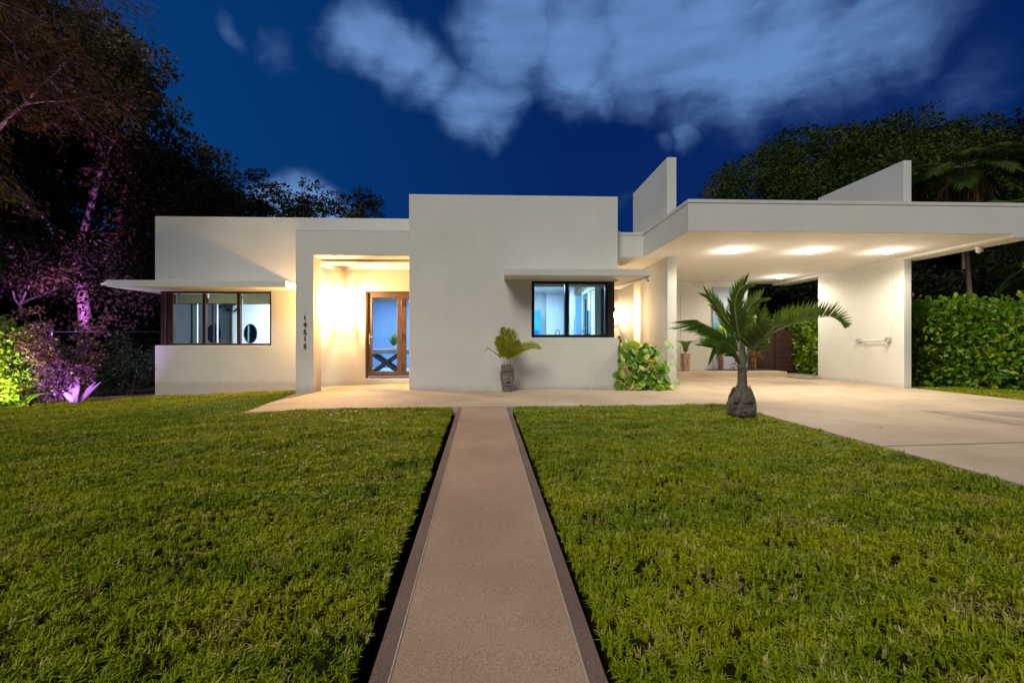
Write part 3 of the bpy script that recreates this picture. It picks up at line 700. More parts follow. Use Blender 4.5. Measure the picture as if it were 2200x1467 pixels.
# kitchen furniture
ku = thing('kitchen_counter', 'pale kitchen counter under the blue lit window', 'counter', (0, 0, 0))
MB().box(-1.6, 2.55, 10.70, 11.3, 1.08, 1.13).build('countertop', M['counter'], ku, bevel=0.004)
MB().box(-1.58, 2.53, 10.72, 11.27, 0.131, 1.079).build('cabinet', I, ku)
MB().box(2.0, 2.60, 12.6, 13.4, 0.131, 1.28).build('base_unit', M['counter'], ku)
tk = thing('tall_cabinet', 'tall blue cabinet seen through the right kitchen pane', 'cabinet', (0, 0, 0))
MB().box(2.40, 2.605, 13.42, 14.0, 0.131, 2.47).build('body', M['cab'], tk, bevel=0.004)
MB().box(2.41, 2.60, 13.405, 13.418, 1.40, 2.45).build('door', M['cab'], tk, bevel=0.003)
tc_ = thing('teal_cabinet', 'teal cabinet at the left edge of the kitchen window', 'cabinet', (0, 0, 0))
MB().box(1.10, 1.46, 14.3, 14.9, 0.131, 2.10).build('body', M['teal'], tc_, bevel=0.004)
MB().box(1.12, 1.38, 14.285, 14.299, 0.2, 1.45).build('door', mat('blue_front', (0.01, 0.10, 0.36), 0.4), tc_, bevel=0.003)
cu = MB(); pts = []
for i in range(121):
    x = 1.66 + i / 120 * 0.56
    pts.append((x, 14.6 + 0.035 * math.sin(i * 0.9) + 0.01 * math.sin(i * 0.37), 0))
cu.add([(p[0], p[1], 0.14) for p in pts] + [(p[0], p[1], 2.66) for p in pts], [(i, i + 1, i + 122, i + 121) for i in range(120)])
tag(cu.build('curtain', M['curtain'], smooth=True), 'white pleated curtain hanging at the back of the kitchen', 'curtain')
MB().box(1.60, 2.26, 14.54, 14.70, 2.661, 2.719).build('curtain_pelmet', I, H)
# white fridge-side panel between curtain and cabinet
MB().box(2.27, 2.398, 13.6, 13.7, 0.131, 2.719).build('interior_wall', I, H)
sdr = MB().box(2.596, 2.612, 11.62, 13.38, 0.14, 2.46).build('sliding_door', mat('dim_reflecting_glass', (.10, .17, .20), .08), H)
for a, b, m_, z1_ in ((11.62, 11.70, 'white', 2.46), (12.14, 12.20, 'cab', 2.46), (12.60, 12.64, 'frame2', 2.46), (12.86, 12.98, 'frame2', 2.3), (13.30, 13.38, 'white', 2.46)):
    MB().box(2.575, 2.595, a, b, 0.14, z1_).build('stile', M[m_], sdr)
MB().box(2.570, 2.595, 11.62, 13.38, 2.461, 2.56).build('door_track', M['white'], sdr)
MB().box(2.585, 2.595, 12.22, 12.58, 1.95, 2.45).build('shade', mat('cream_shade', (.7, .62, .35), .8), sdr)
MB().box(2.585, 2.595, 11.72, 12.12, 1.2, 2.45).build('shade', bpy.data.materials['cream_shade'], sdr)
fa = thing('kitchen_faucet', 'dark gooseneck faucet behind the kitchen window', 'faucet', (1.47, 10.95, 1.13))
f = MB(); f.tube([(0, 0, 0), (0, 0, 0.20)] + [(0.045 - 0.045 * math.cos(a), 0, 0.20 + 0.05 * math.sin(a)) for a in [i * math.pi / 8 for i in range(1, 9)]] + [(0.09, 0, 0.13)], 0.011, 8)
f.build('spout', M['teal'], fa); MB().tube([(0.012, 0, 0.05), (0.06, 0, 0.08)], 0.007, 6).build('handle', M['teal'], fa); MB().lathe([(0.028, 0), (0.026, 0.02), (0.014, 0.025)], 12).build('base', M['teal'], fa)
sb = thing('soap_dispenser', 'small soap dispenser left of the kitchen faucet', 'soap dispenser', (1.25, 10.95, 1.13))
MB().lathe([(0.02, 0), (0.02, 0.015), (0.007, 0.02), (0.007, 0.10)], 10).build('stem', M['steel'], sb); MB().tube([(0, 0, 0.10), (0.02, 0, 0.115), (0.05, 0, 0.10)], 0.006, 6).build('spout', M['steel'], sb)
for i, (x, col, lab) in enumerate(((1.30, (.02, .15, .3), 'dark blue dish beside the faucet'), (1.36, (.05, .2, .35), 'small blue soap dish left of the faucet'), (1.60, (.03, .18, .32), 'low blue dish by the window mullion'))):
    tag(MB().lathe([(0.025, 0), (0.035, 0.01), (0.04, 0.04), (0.034, 0.042), (0.03, 0.012)], 14).build('dish', mat('dish_glaze', col, 0.3), loc=(x, 10.9, 1.13)), lab, 'dish')
for i, (x, r, h, col, lc, lab) in enumerate(((1.80, .03, .08, (.05, .25, .35), (.02, .15, .12), 'teal pot with small plant by the window mullion'), (2.28, .045, .12, (.2, .35, .3), (.03, .12, .05), 'round green potted cactus on the kitchen sill'),
                                             (2.37, .04, .07, (.6, .65, .6), (.10, .2, .03), 'pale pot with yellow green leaves on the kitchen sill'), (2.48, .05, .10, (.12, .03, .16), (.45, .15, .6), 'dark pot with purple flowers at the right of the sill'))):
    t_ = thing('potted_plant', lab, 'potted plant', (x, 10.92, 1.13), 0, None)
    MB().lathe([(r * .8, 0), (r, h * .9), (r * 1.05, h), (r * .9, h), (r * .85, h * .9)], 14).build('pot', mat('glazed_pot', col, 0.35), t_)
    lv = MB()
    for k in range(26):
        a = random.uniform(0, 6.28); e = random.uniform(0.3, 1.4); L = random.uniform(.4, 1) * (0.05 if i != 1 else 0.07)
        p = Vector((0, 0, h)); q = p + Vector((math.cos(a) * math.cos(e), math.sin(a) * math.cos(e), math.sin(e))) * L; s_ = Vector((-math.sin(a), math.cos(a), 0)) * 0.008
        m_ = (p + q) / 2
        lv.add([p, m_ - s_, q, m_ + s_], [(0, 1, 2, 3)])
    lv.build('leaves', leafmat('potted_leaves', lc, tuple(c * 1.4 for c in lc), .5, .3), t_)
oc = thing('orchid', 'white orchid in front of the blue kitchen cabinet', 'orchid', (2.15, 10.98, 1.13))
MB().tube([(0, 0, 0), (-.01, 0, .15), (-.03, 0, .27), (-.01, 0, .33), (.03, 0, .33), (.06, 0, .29)], .003, 5).build('stem', M['rachis'], oc)
MB().lathe([(0.03, 0), (0.04, .06), (.035, .06)], 12).build('pot', M['white'], oc)
for k in range(9):
    fl = MB(); c = Vector((-.05 + .014 * k, random.uniform(-.01, .01), .20 + .012 * k + random.uniform(-.015, .02)))
    for j in range(5):
        a = j * 2 * math.pi / 5; p = c + Vector((math.cos(a) * .022, -.006, math.sin(a) * .022)); q = Vector((-math.sin(a), 0, math.cos(a))) * .009
        fl.add([c, (c + p) / 2 + q, p, (c + p) / 2 - q], [(0, 1, 2, 3)])
    fl.build('flower', M['orchid'], oc)
rg = MB(); rg.box(-.02, .02, -.003, .003, 0, .006); 
ph = thing('wall_phone_frame', 'thin rectangular outline hanging on the kitchen back wall', 'picture frame', (2.33, 13.59, 1.62))
f = MB(); hframe(f, -.05, .05, -.012, -.002, -.22, .22, .008); f.build('frame', M['steel'], ph)
MB().box(-.042, .042, -.006, -.003, -.212, .212).build('picture', I, ph)

# dining table behind the door
dt = thing('dining_table', 'grey slab table on dark crossed legs behind the glazed door', 'table', (-3.2, 14.7, 0.131))
MB().box(-0.95, 1.3, -0.4, 0.5, 0.58, 0.72).build('tabletop', M['tablegrey'], dt, bevel=0.006)
for yy in (-0.25, 0.3):
    for s in (-1, 1):
        MB().add([(-.42 * s - .07, yy - .05, 0), (-.42 * s + .07, yy - .05, 0), (.42 * s + .07, yy - .05, .579), (.42 * s - .07, yy - .05, .579),
                  (-.42 * s - .07, yy + .05, 0), (-.42 * s + .07, yy + .05, 0), (.42 * s + .07, yy + .05, .579), (.42 * s - .07, yy + .05, .579)],
                 [(0, 1, 2, 3), (7, 6, 5, 4), (0, 4, 5, 1), (2, 6, 7, 3), (1, 5, 6, 2), (0, 3, 7, 4)]).build('leg', M['tabledark'], dt, loc=(-0.25, 0.002 * s, 0))
ch = thing('dining_chair', 'pale upholstered chair at the right end of the dining table', 'chair', (-2.02, 15.6, 0.131))
MB().box(-.22, .22, -.22, .22, .40, .48).build('seat', M['counter'], ch, bevel=.01); MB().box(-.22, .22, .17, .23, .481, .98).build('backrest', M['counter'], ch, bevel=.01)
for sx in (-.18, .18):
    for sy in (-.18, .18): MB().box(sx - .02, sx + .02, sy - .02, sy + .02, 0, .399).build('leg', M['black'], ch)

# ------------------------------------------------------------------ house number
num = thing('house_number', 'dark metal numbers 14515 set vertically on the porch column', 'house number', (-4.27, 10.42, 0))
for ch_, zc in zip('14515', (1.640, 1.479, 1.314, 1.163, 0.992)):
    cu_ = bpy.data.curves.new('digit', 'FONT'); cu_.body = ch_; cu_.size = 0.150; cu_.extrude = 0.006; cu_.align_x = 'CENTER'; cu_.align_y = 'CENTER'; cu_.offset = 0.0015
    tmp = bpy.data.objects.new('digit', cu_); COL.objects.link(tmp)
    dg_ = bpy.context.evaluated_depsgraph_get()
    me = bpy.data.meshes.new_from_object(tmp.evaluated_get(dg_))
    bpy.data.objects.remove(tmp); me.materials.clear()
    xs_ = [v.co.x for v in me.vertices]; ys_ = [v.co.y for v in me.vertices]
    o = link('digit', me, M['number'], num)
    o.rotation_euler = (R(90), 0, 0); o.location = (-(min(xs_) + max(xs_)) / 2, -0.014, zc - (min(ys_) + max(ys_)) / 2)

# ------------------------------------------------------------------ lamps on the house
def point(name, loc, e, col, r, parent=None):
    l = bpy.data.lights.new(name, 'POINT'); l.energy = e; l.color = col; l.shadow_soft_size = r
    o = bpy.data.objects.new(name, l); COL.objects.link(o); o.location = loc
    if parent: o.parent = parent
    return o
def area(name, loc, rot, sx, sy, e, col, parent=None):
    l = bpy.data.lights.new(name, 'AREA'); l.shape = 'RECTANGLE'; l.size = sx; l.size_y = sy; l.energy = e; l.color = col
    o = bpy.data.objects.new(name, l); COL.objects.link(o); o.location = loc; o.rotation_euler = rot
    if parent: o.parent = parent
    return o
def spot(name, loc, tgt, e, col, ang, blend=0.6, r=0.03, parent=None):
    l = bpy.data.lights.new(name, 'SPOT'); l.energy = e; l.color = col; l.spot_size = R(ang); l.spot_blend = blend; l.shadow_soft_size = r
    o = bpy.data.objects.new(name, l); COL.objects.link(o); o.location = loc
    o.rotation_euler = (Vector(tgt) - Vector(loc)).to_track_quat('-Z', 'Y').to_euler()
    return o
def lantern(loc, label, bulb, out=0.12):
    t_ = thing('wall_lantern', label, 'wall lamp', loc, 0, 'lit brass wall lanterns')
    fr = MB(); w, z0, z1 = 0.075, -0.17, 0.14; r = 0.009
    yc = -out
    for sx in (-w, w):
        for sy in (-w, w): fr.box(sx - r, sx + r, yc + sy - r, yc + sy + r, z0, z1)
    for z in (z0, z1):
        for s in (-w, w):
            fr.box(-w + r, w - r, yc + s - r, yc + s + r, z - r, z + r).box(s - r, s + r, yc - w + r, yc + w - r, z - r, z + r)
    fr.build('frame', M['brass'], t_)
    MB().box(-0.045, 0.045, yc - 0.045, yc + 0.045, z1 + 0.007, z1 + 0.03).build('cap', M['brass'], t_, bevel=.004)
    MB().box(-0.035, 0.035, -0.02, 0.0, 0.12, 0.22).build('back_plate', M['brass'], t_, bevel=.003)
    MB().tube([(0, -0.01, 0.185), (0, yc, 0.185), (0, yc, 0.168)], 0.008, 8).build('arm', M['brass'], t_)
    MB().lathe([(0.012, 0.10), (0.012, 0.06), (0.022, 0.04), (0.026, 0.0), (0.02, -0.03), (0.006, -0.045)][::-1], 14, (0, yc, 0)).build('bulb', bulb, t_, smooth=True)
    MB().lathe([(0.015, 0.101), (0.015, 0.17)], 10, (0, yc, 0)).build('socket', M['brass'], t_)
lantern((-3.895, 11.995, 1.972), 'lit brass wall lantern beside the glazed porch door', M['lantern'], 0.27)
lantern((3.46, 13.095, 1.84), 'lit brass wall lantern in the recess right of the kitchen window', M['lantern2'])
for i, (x, y, lab) in enumerate(((5.18, 9.72, 'lit ceiling downlight in the front row nearest the kitchen block'), (6.90, 9.70, 'lit ceiling downlight in the middle of the front row'),
                                 (8.61, 9.66, 'lit ceiling downlight in the front row nearest the carport end wall'), (8.72, 13.6, 'lit ceiling downlight at the back of the carport'))):
    t_ = thing('ceiling_downlight', lab, 'ceiling light', (x, y, 3.084), 0, 'round downlights in the carport ceiling')
    MB().lathe([(0.085, -0.002), (0.125, -0.002), (0.122, -0.014), (0.090, -0.018)], 28).build('trim_ring', M['white'], t_, smooth=True)
    MB().lathe([(0.088, -0.012), (0.086, -0.036), (0.06, -0.056), (0.02, -0.064)], 24).build('lens', M['down'], t_, smooth=True)
    spot('downlight', (x, y, 3.0), (x, y, 0), 205, (1.0, 0.87, 0.71), 172, 0.4, 0.06)
    point('ceiling_fill', (x, y, 2.80), 15, (1.0, 0.87, 0.72), 0.05)  # added fill point in the air below the lens, brightens the ceiling
t_ = thing('smoke_detector', 'flat white smoke detector on the carport ceiling', 'smoke detector', (6.99, 13.65, 3.084))
MB().lathe([(0.075, -0.001), (0.07, -0.03), (0.04, -0.04)], 24).build('housing', M['white'], t_, smooth=True); MB().lathe([(0.02, -0.041), (0.018, -0.05)], 12).build('cover', M['white'], t_)

# interior lamps (ceiling panels of the rooms)
def panel(loc, sx, sy, e, col, label):
    t_ = thing('ceiling_panel_lamp', label, 'ceiling light', loc)
    MB().box(-sx / 2, sx / 2, -sy / 2, sy / 2, -0.03, -0.001).build('housing', M['white'], t_)
    area('panel_light', (loc[0], loc[1], loc[2] - 0.035), (0, 0, 0), sx, sy, e, col)
panel((1.2, 12.8, 2.72), 1.4, 1.4, 175, (0.48, 0.75, 1.0), 'cool white ceiling panel lighting the kitchen')
panel((-6.6, 13.8, 2.72), 1.2, 1.2, 190, (0.70, 0.85, 1.0), 'cool white ceiling panel lighting the left room')
panel((-3.1, 14.9, 2.72), 1.0, 1.6, 200, (0.52, 0.74, 1.0), 'cool white ceiling panel over the dining table')

# ------------------------------------------------------------------ cameras, bar, conduit
def dome(loc, label, s=1.0, yaw=0):
    t_ = thing('security_camera', label, 'security camera', loc, yaw, 'white dome security cameras')
    MB().lathe([(0.055 * s, 0), (0.055 * s, -0.02 * s), (0.045 * s, -0.035 * s)], 20).build('base', M['white'], t_, smooth=True)
    MB().lathe([(0.044 * s, -0.034 * s), (0.05 * s, -0.06 * s), (0.040 * s, -0.085 * s), (0.02 * s, -0.10 * s)], 20).build('housing', M['white'], t_, smooth=True)
    MB().lathe([(0.019 * s, 0), (0.017 * s, -0.02 * s)], 14, (0, -0.022 * s, -0.088 * s)).build('lens', M['black'], t_)
dome((3.335, 9.80, 2.514), 'white dome security camera under the corner of the kitchen canopy')
dome((9.92, 8.95, 3.03), 'white dome security camera under the right edge of the carport roof', 1.25)
dome((6.92, 14.74, 2.96), 'small security camera on the rear carport wall beside the mural', 0.7)
fl = thing('flood_light', 'small purple lit lamp fixed to the left tip of the window canopy', 'lamp', (-9.36, 11.36, 2.50))
MB().lathe([(0.03, -0.05), (0.05, -0.02), (0.055, 0.03), (0.03, 0.06)], 14).build('housing', M['white'], fl, smooth=True); MB().tube([(-.04, 0, 0), (-.12, -.02, -.02)], 0.03, 10).build('head', M['white'], fl)
bar = thing('wall_bar', 'horizontal white bar between two square brackets on the carport end wall', 'wall bar', (9.62, 0, 0))
for yy, zz in ((11.62, 1.13), (10.72, 1.155)):
    bk = MB().box(-0.10, -0.001, yy - .045, yy + .045, zz - .05, zz + .045).build('bracket', M['steel'], bar, bevel=.005)
    MB().box(-0.13, -0.101, yy - .05, yy - .02, zz - .07, zz - .02).build('clip', M['steel'], bk)
MB().tube([(-0.06, 10.766, 1.145), (-0.06, 11.574, 1.12)], 0.016, 10).build('rod', M['white'], bar)
MB().tube([(-0.012, 10.72, 1.201), (-0.012, 10.72, 3.07)], 0.009, 6).build('conduit', M['white'], bar)
cb = MB(); cb.tube([(2.85, 12.0, 2.45), (3.0, 11.3, 2.485), (3.25, 10.3, 2.50), (3.32, 9.9, 2.506)], .006, 5); cb.tube([(2.85, 12.0, 2.45), (2.86, 12.3, 2.44), (3.05, 13.08, 2.43)], .006, 5)
tag(cb.build('camera_cable', M['black']), 'thin dark cable under the kitchen canopy leading to the camera', 'cable')

# ------------------------------------------------------------------ foliage helpers
def leaf_points(centers, radii, n, squash=0.8, shell=0.45):
    c = np.asarray(centers, float); r = np.asarray(radii, float)
    w = r ** 2; idx = rng.choice(len(c), n, p=w / w.sum())
    d = rng.normal(size=(n, 3)); d /= np.linalg.norm(d, axis=1)[:, None]
    rr = r[idx] * (shell + (1 - shell) * rng.random(n)) ** 0.8 * (0.85 + 0.3 * rng.random(n))
    P = c[idx] + d * rr[:, None] * np.array([1, 1, squash])
    return P, d
def leaf_mesh(name, P, D_, size, aspect=0.45, jitter=0.8, droop=0.2, sizevar=0.4, obovate=False, smooth=False):
    n = len(P)
    a = rng.normal(size=(n, 3)) * jitter + D_; a[:, 2] -= droop; a /= np.linalg.norm(a, axis=1)[:, None]
    b = rng.normal(size=(n, 3)); s = np.cross(a, b); s /= np.linalg.norm(s, axis=1)[:, None]
    nn = np.cross(a, s)
    L = size * (1 - sizevar + 2 * sizevar * rng.random(n))[:, None]; Wd = L * aspect * 0.5
    if obovate:
        prof = [(0, 0), (0.35, 0.55), (0.75, 1.0), (0.97, 0.55), (1.02, 0)]
        V = [P, P + a * L * .35 - s * Wd * .5 + nn * L * .02, P + a * L * .72 - s * Wd, P + a * L * 0.97 - s * Wd * .5 , P + a * L * 1.0 + s * Wd * .4, P + a * L * .72 + s * Wd, P + a * L * .35 + s * Wd * .5 + nn * L * .02]
        k = 7
    else:
        V = [P, P + a * L * .5 - s * Wd + nn * L * .06, P + a * L - nn * L * .03, P + a * L * .5 + s * Wd + nn * L * .06]
        k = 4
    V = np.stack(V, axis=1).reshape(-1, 3)
    Fc = np.arange(n * k).reshape(n, k)
    return np_mesh(name, V, Fc)
def skeleton(base, height, spread, levels=4, r0=0.2, lean=(0, 0), kids=3, seed=1, up=0.5):
    rn = random.Random(seed)
    segs = []; tips = []
    def grow(p, d, L, r, lv):
        pts = [p]; n = 4; q = p.copy(); dd = d.copy()
        for i in range(n):
            dd = (dd + Vector((rn.uniform(-.22, .22), rn.uniform(-.22, .22), rn.uniform(-.08, .16)))).normalized()
            q = q + dd * L / n; pts.append(q.copy())
        segs.append((pts, [r * (1 - .45 * i / n) for i in range(n + 1)], lv))
        if lv <= 0: tips.append(q.copy()); return
        if lv <= 2: tips.append(q.copy())
        k = kids + (1 if rn.random() < .4 else 0)
        a0 = rn.uniform(0, 6.28)
        for i in range(k):
            a = a0 + i * 6.283 / k + rn.uniform(-.4, .4)
            side = Vector((math.cos(a), math.sin(a), 0))
            nd = (dd * rn.uniform(.5, 1.0) + side * spread * rn.uniform(.6, 1.2) + Vector((0, 0, up * rn.uniform(.2, 1)))).normalized()
            grow(q if i else pts[-1], nd, L * rn.uniform(.62, .82), r * .55 * rn.uniform(.8, 1.1), lv - 1)
    grow(Vector(base), Vector((lean[0], lean[1], 1)).normalized(), height, r0, levels)
    return segs, tips
def tree(name, label, base, height, spread, levels, r0, leafm, barkm, nleaf, lsize, crad, seed, lean=(0, 0), kids=3, cat='tree', group=None, up=.5, squash=.7, aspect=.5, droop=.2, extra=None, jitter=.8, keep=None):
    t_ = thing(name, label, cat, base, 0, group)
    segs, tips = skeleton((0, 0, 0), height, spread, levels, r0, lean, kids, seed, up)
    if keep:
        tips = [p for p in tips if keep(*p)]
        segs = [g_ for g_ in segs if keep(*g_[0][-1]) or g_[2] > levels - 2]
    tb = MB(); bb = MB()
    for pts, rad, lv in segs:
        (tb if lv == levels else bb).tube(pts, rad, 10 if lv >= levels - 1 else (6 if lv > 0 else 4), cap=False)
    tb.build('trunk', barkm, t_, smooth=True); bb.build('branches', barkm, t_, smooth=True)
    cs = [tuple(p) for p in tips] + (extra or [])
    rs = [crad * random.uniform(.6, 1.25) for _ in tips] + [crad * random.uniform(.9, 1.5) for _ in (extra or [])]
    P, D_ = leaf_points(cs, rs, nleaf, squash)
    o = link('crown', leaf_mesh('crown', P, D_, lsize, aspect, jitter, droop), leafm, t_)
    o['kind'] = 'stuff'
    return t_, tips
def bush(name, label, cs, rs, n, size, m, cat='shrub', aspect=.5, loc=(0, 0, 0), squash=.9, stems=5, group=None, droop=0.0, obovate=False, shell=.45, jitter=.8):
    t_ = thing(name, label, cat, loc, 0, group)
    P, D_ = leaf_points(cs, rs, n, squash, shell)
    o = link('foliage', leaf_mesh('foliage', P, D_, size, aspect, jitter, droop, obovate=obovate), m, t_); o['kind'] = 'stuff'
    sb_ = MB()
    cx = sum(c[0] for c in cs) / len(cs); cy = sum(c[1] for c in cs) / len(cs)
    for i in range(min(stems, len(cs) * 2)):
        c = cs[i % len(cs)]
        gx, gy = (cx * .5 + c[0] * .5) + random.uniform(-.05, .05), (cy * .5 + c[1] * .5) + random.uniform(-.05, .05)
        sb_.tube([(gx, gy, -0.05), ((gx + c[0]) / 2 + random.uniform(-.05, .05), (gy + c[1]) / 2, c[2] * .5), (c[0], c[1], c[2])], [.018, .012, .005], 5)
    sb_.build('stems', M['bark'], t_)
    return t_

def frond(pts, n, lfun, mleaf, parent, base_r=0.012, width=0.02, up=Vector((0, 0, 1)), side_fold=0.3, sweep=0.6, start=0.12, droop=0.25, seed=0, curl=0.0, name='frond', sides=(-1, 1)):
    """rachis through pts; leaflets both sides. One mesh for the leaflets, one for the stalk."""
    rn = random.Random(seed)
    P = [Vector(p) for p in pts]
    L = [0]
    for i in range(1, len(P)): L.append(L[-1] + (P[i] - P[i - 1]).length)
    tot = L[-1]
    def at(s):
        s *= tot
        for i in range(1, len(P)):
            if s <= L[i] or i == len(P) - 1:
                k = (s - L[i - 1]) / max(1e-6, L[i] - L[i - 1]); break
        # catmull-rom
        p0, p1, p2, p3 = P[max(i - 2, 0)], P[i - 1], P[i], P[min(i + 1, len(P) - 1)]
        return 0.5 * ((2 * p1) + (p2 - p0) * k + (2 * p0 - 5 * p1 + 4 * p2 - p3) * k * k + (3 * p1 - p0 - 3 * p2 + p3) * k ** 3)
    fr = MB()
    ss = [i / 20 for i in range(21)]
    fr.tube([at(s) for s in ss], [base_r * (1 - .85 * s) for s in ss], 6)
    fo = fr.build(name, M['rachis'], parent, smooth=True)
    lf = MB()
    for j in range(n):
        s = start + (1 - start) * (j + .5) / n
        p = at(s); T = (at(min(1, s + .01)) - at(max(0, s - .01))).normalized()
        side = T.cross(up)
        if side.length < 1e-3: side = Vector((1, 0, 0))
        side.normalize(); nrm = side.cross(T).normalized()
        for sd_ in sides:
            LL = lfun((s - start) / (1 - start)) * rn.uniform(.86, 1.1)
            if LL <= 0.004: continue
            d = (side * sd_ + T * (sweep + .7 * s) + nrm * side_fold + Vector((rn.uniform(-.06, .06), rn.uniform(-.06, .06), rn.uniform(-.06, .06)))).normalized()
            wv_ = d.cross(nrm).normalized() if d.cross(nrm).length > .01 else T
            w = width * rn.uniform(.8, 1.15)
            q = p.copy(); row = []
            for k in range(6):
                f = k / 5
                ww = w * (0.35, 0.9, 1.0, 0.85, 0.5, 0.03)[k] * .5
                row += [q - wv_ * ww, q + nrm * (-0.15 * w if 0 < k < 5 else 0), q + wv_ * ww]
                d = (d + Vector((0, 0, -droop / 5 * (0.4 + f * 1.6)))).normalized()
                q = q + d * LL / 5
            fs = []
            for k in range(5):
                a = k * 3
                fs += [(a, a + 1, a + 4, a + 3), (a + 1, a + 2, a + 5, a + 4)]
            lf.add(row, fs)
    lf.build('leaflets', mleaf, fo)
    return fo

tp_ = thing('table_plant', 'feathery green potted plant on the dining table', 'potted plant', (-3.22, 14.65, .852))
MB().lathe([(.05, 0), (.07, .10), (.06, .10)], 14).build('pot', M['white'], tp_)
for i in range(14):
    a = i * 2.4; h_ = random.uniform(.35, .62); w_ = random.uniform(.08, .26)
    frond([(0, 0, .08), (w_ * .3 * math.cos(a), w_ * .3 * math.sin(a), h_ * .5), (w_ * .7 * math.cos(a), w_ * .7 * math.sin(a), h_ * .9), (w_ * 1.2 * math.cos(a), w_ * 1.2 * math.sin(a), h_)], 16, lambda s: .14 * (1 - .6 * s), M['palmbright'], tp_, seed=300 + i, base_r=.004, width=.012)

# ------------------------------------------------------------------ bottle palm on the lawn corner
pb = Vector((3.66, 6.62, 0))
bp = thing('bottle_palm', 'young bottle palm with swollen husky base on the lawn corner', 'palm tree', tuple(pb))
s7 = 0.00695
def pp(x, y, dy=0.0): return Vector(((x - 1594) * s7, dy, (893 - y) * s7))
prof = [(893, 26), (884, 31), (870, 32), (856, 29), (843, 22), (833, 13), (826, 10), (810, 9.2), (795, 8.8), (790, 8.8)]
mbt = MB(); nseg = 28; b0 = 0
for (y, r) in prof:
    for k in range(nseg):
        a = 2 * math.pi * k / nseg
        rr = r * s7 * (.84 if y > 836 else 1.0) * (1 + (0.07 * math.sin(3 * a + y * .21) + 0.05 * math.sin(7 * a - y * .3) if y > 836 else 0.0))
        mbt.v.append((rr * math.cos(a) + (0.0 if y > 830 else 0.01), rr * math.sin(a), (893 - y) * s7 - 0.06 * (y > 890)))
for i in range(len(prof) - 1):
    for k in range(nseg):
        mbt.f.append((i * nseg + k, i * nseg + (k + 1) % nseg, (i + 1) * nseg + (k + 1) % nseg, (i + 1) * nseg + k))
mbt.build('trunk', M['palmbark'], bp, smooth=True)
# overlapping husks wrapped around the swollen base
for k in range(13):
    a0 = k * 2.4 + random.uniform(-.2, .2); zb = random.choice([0.0, 0.03, 0.08, 0.14, 0.2]); hh = random.uniform(.12, .24); wa = random.uniform(.9, 1.5)
    V = []; Fc = []
    for i in range(6):
        f = i / 5; z = zb + hh * f
        rz = float(np.interp(z, [0, .06, .16, .26, .35, .42], [.168, .188, .190, .172, .138, .098])) + .008 + .014 * f * random.random()
        for j in range(7):
            u = (j / 6 - .5) * wa * (1 - .55 * f ** 1.5) + a0 + .5 * f
            V.append((rz * math.cos(u), rz * math.sin(u), z + .02 * math.sin(j * 2.1 + k) * f))
    for i in range(5):
        for j in range(6): a = i * 7 + j; Fc.append((a, a + 1, a + 8, a + 7))
    o = MB().add(V, Fc).build('husk', M['husk'], bp, smooth=True)
    m_ = o.modifiers.new('thick', 'SOLIDIFY'); m_.thickness = .008
# root fringe
rf = MB()
for k in range(70):
    a = random.uniform(0, 6.28); z = random.uniform(.0, .12); r1 = .18
    p = Vector((r1 * math.cos(a), r1 * math.sin(a), z)); q = p + Vector((math.cos(a) * random.uniform(.01, .06), math.sin(a) * random.uniform(.01, .06), random.uniform(-.05, .01)))
    rf.tube([p, q], [.004, .001], 4, cap=False)
rf.build('roots', M['husk'], bp)['kind'] = 'stuff'
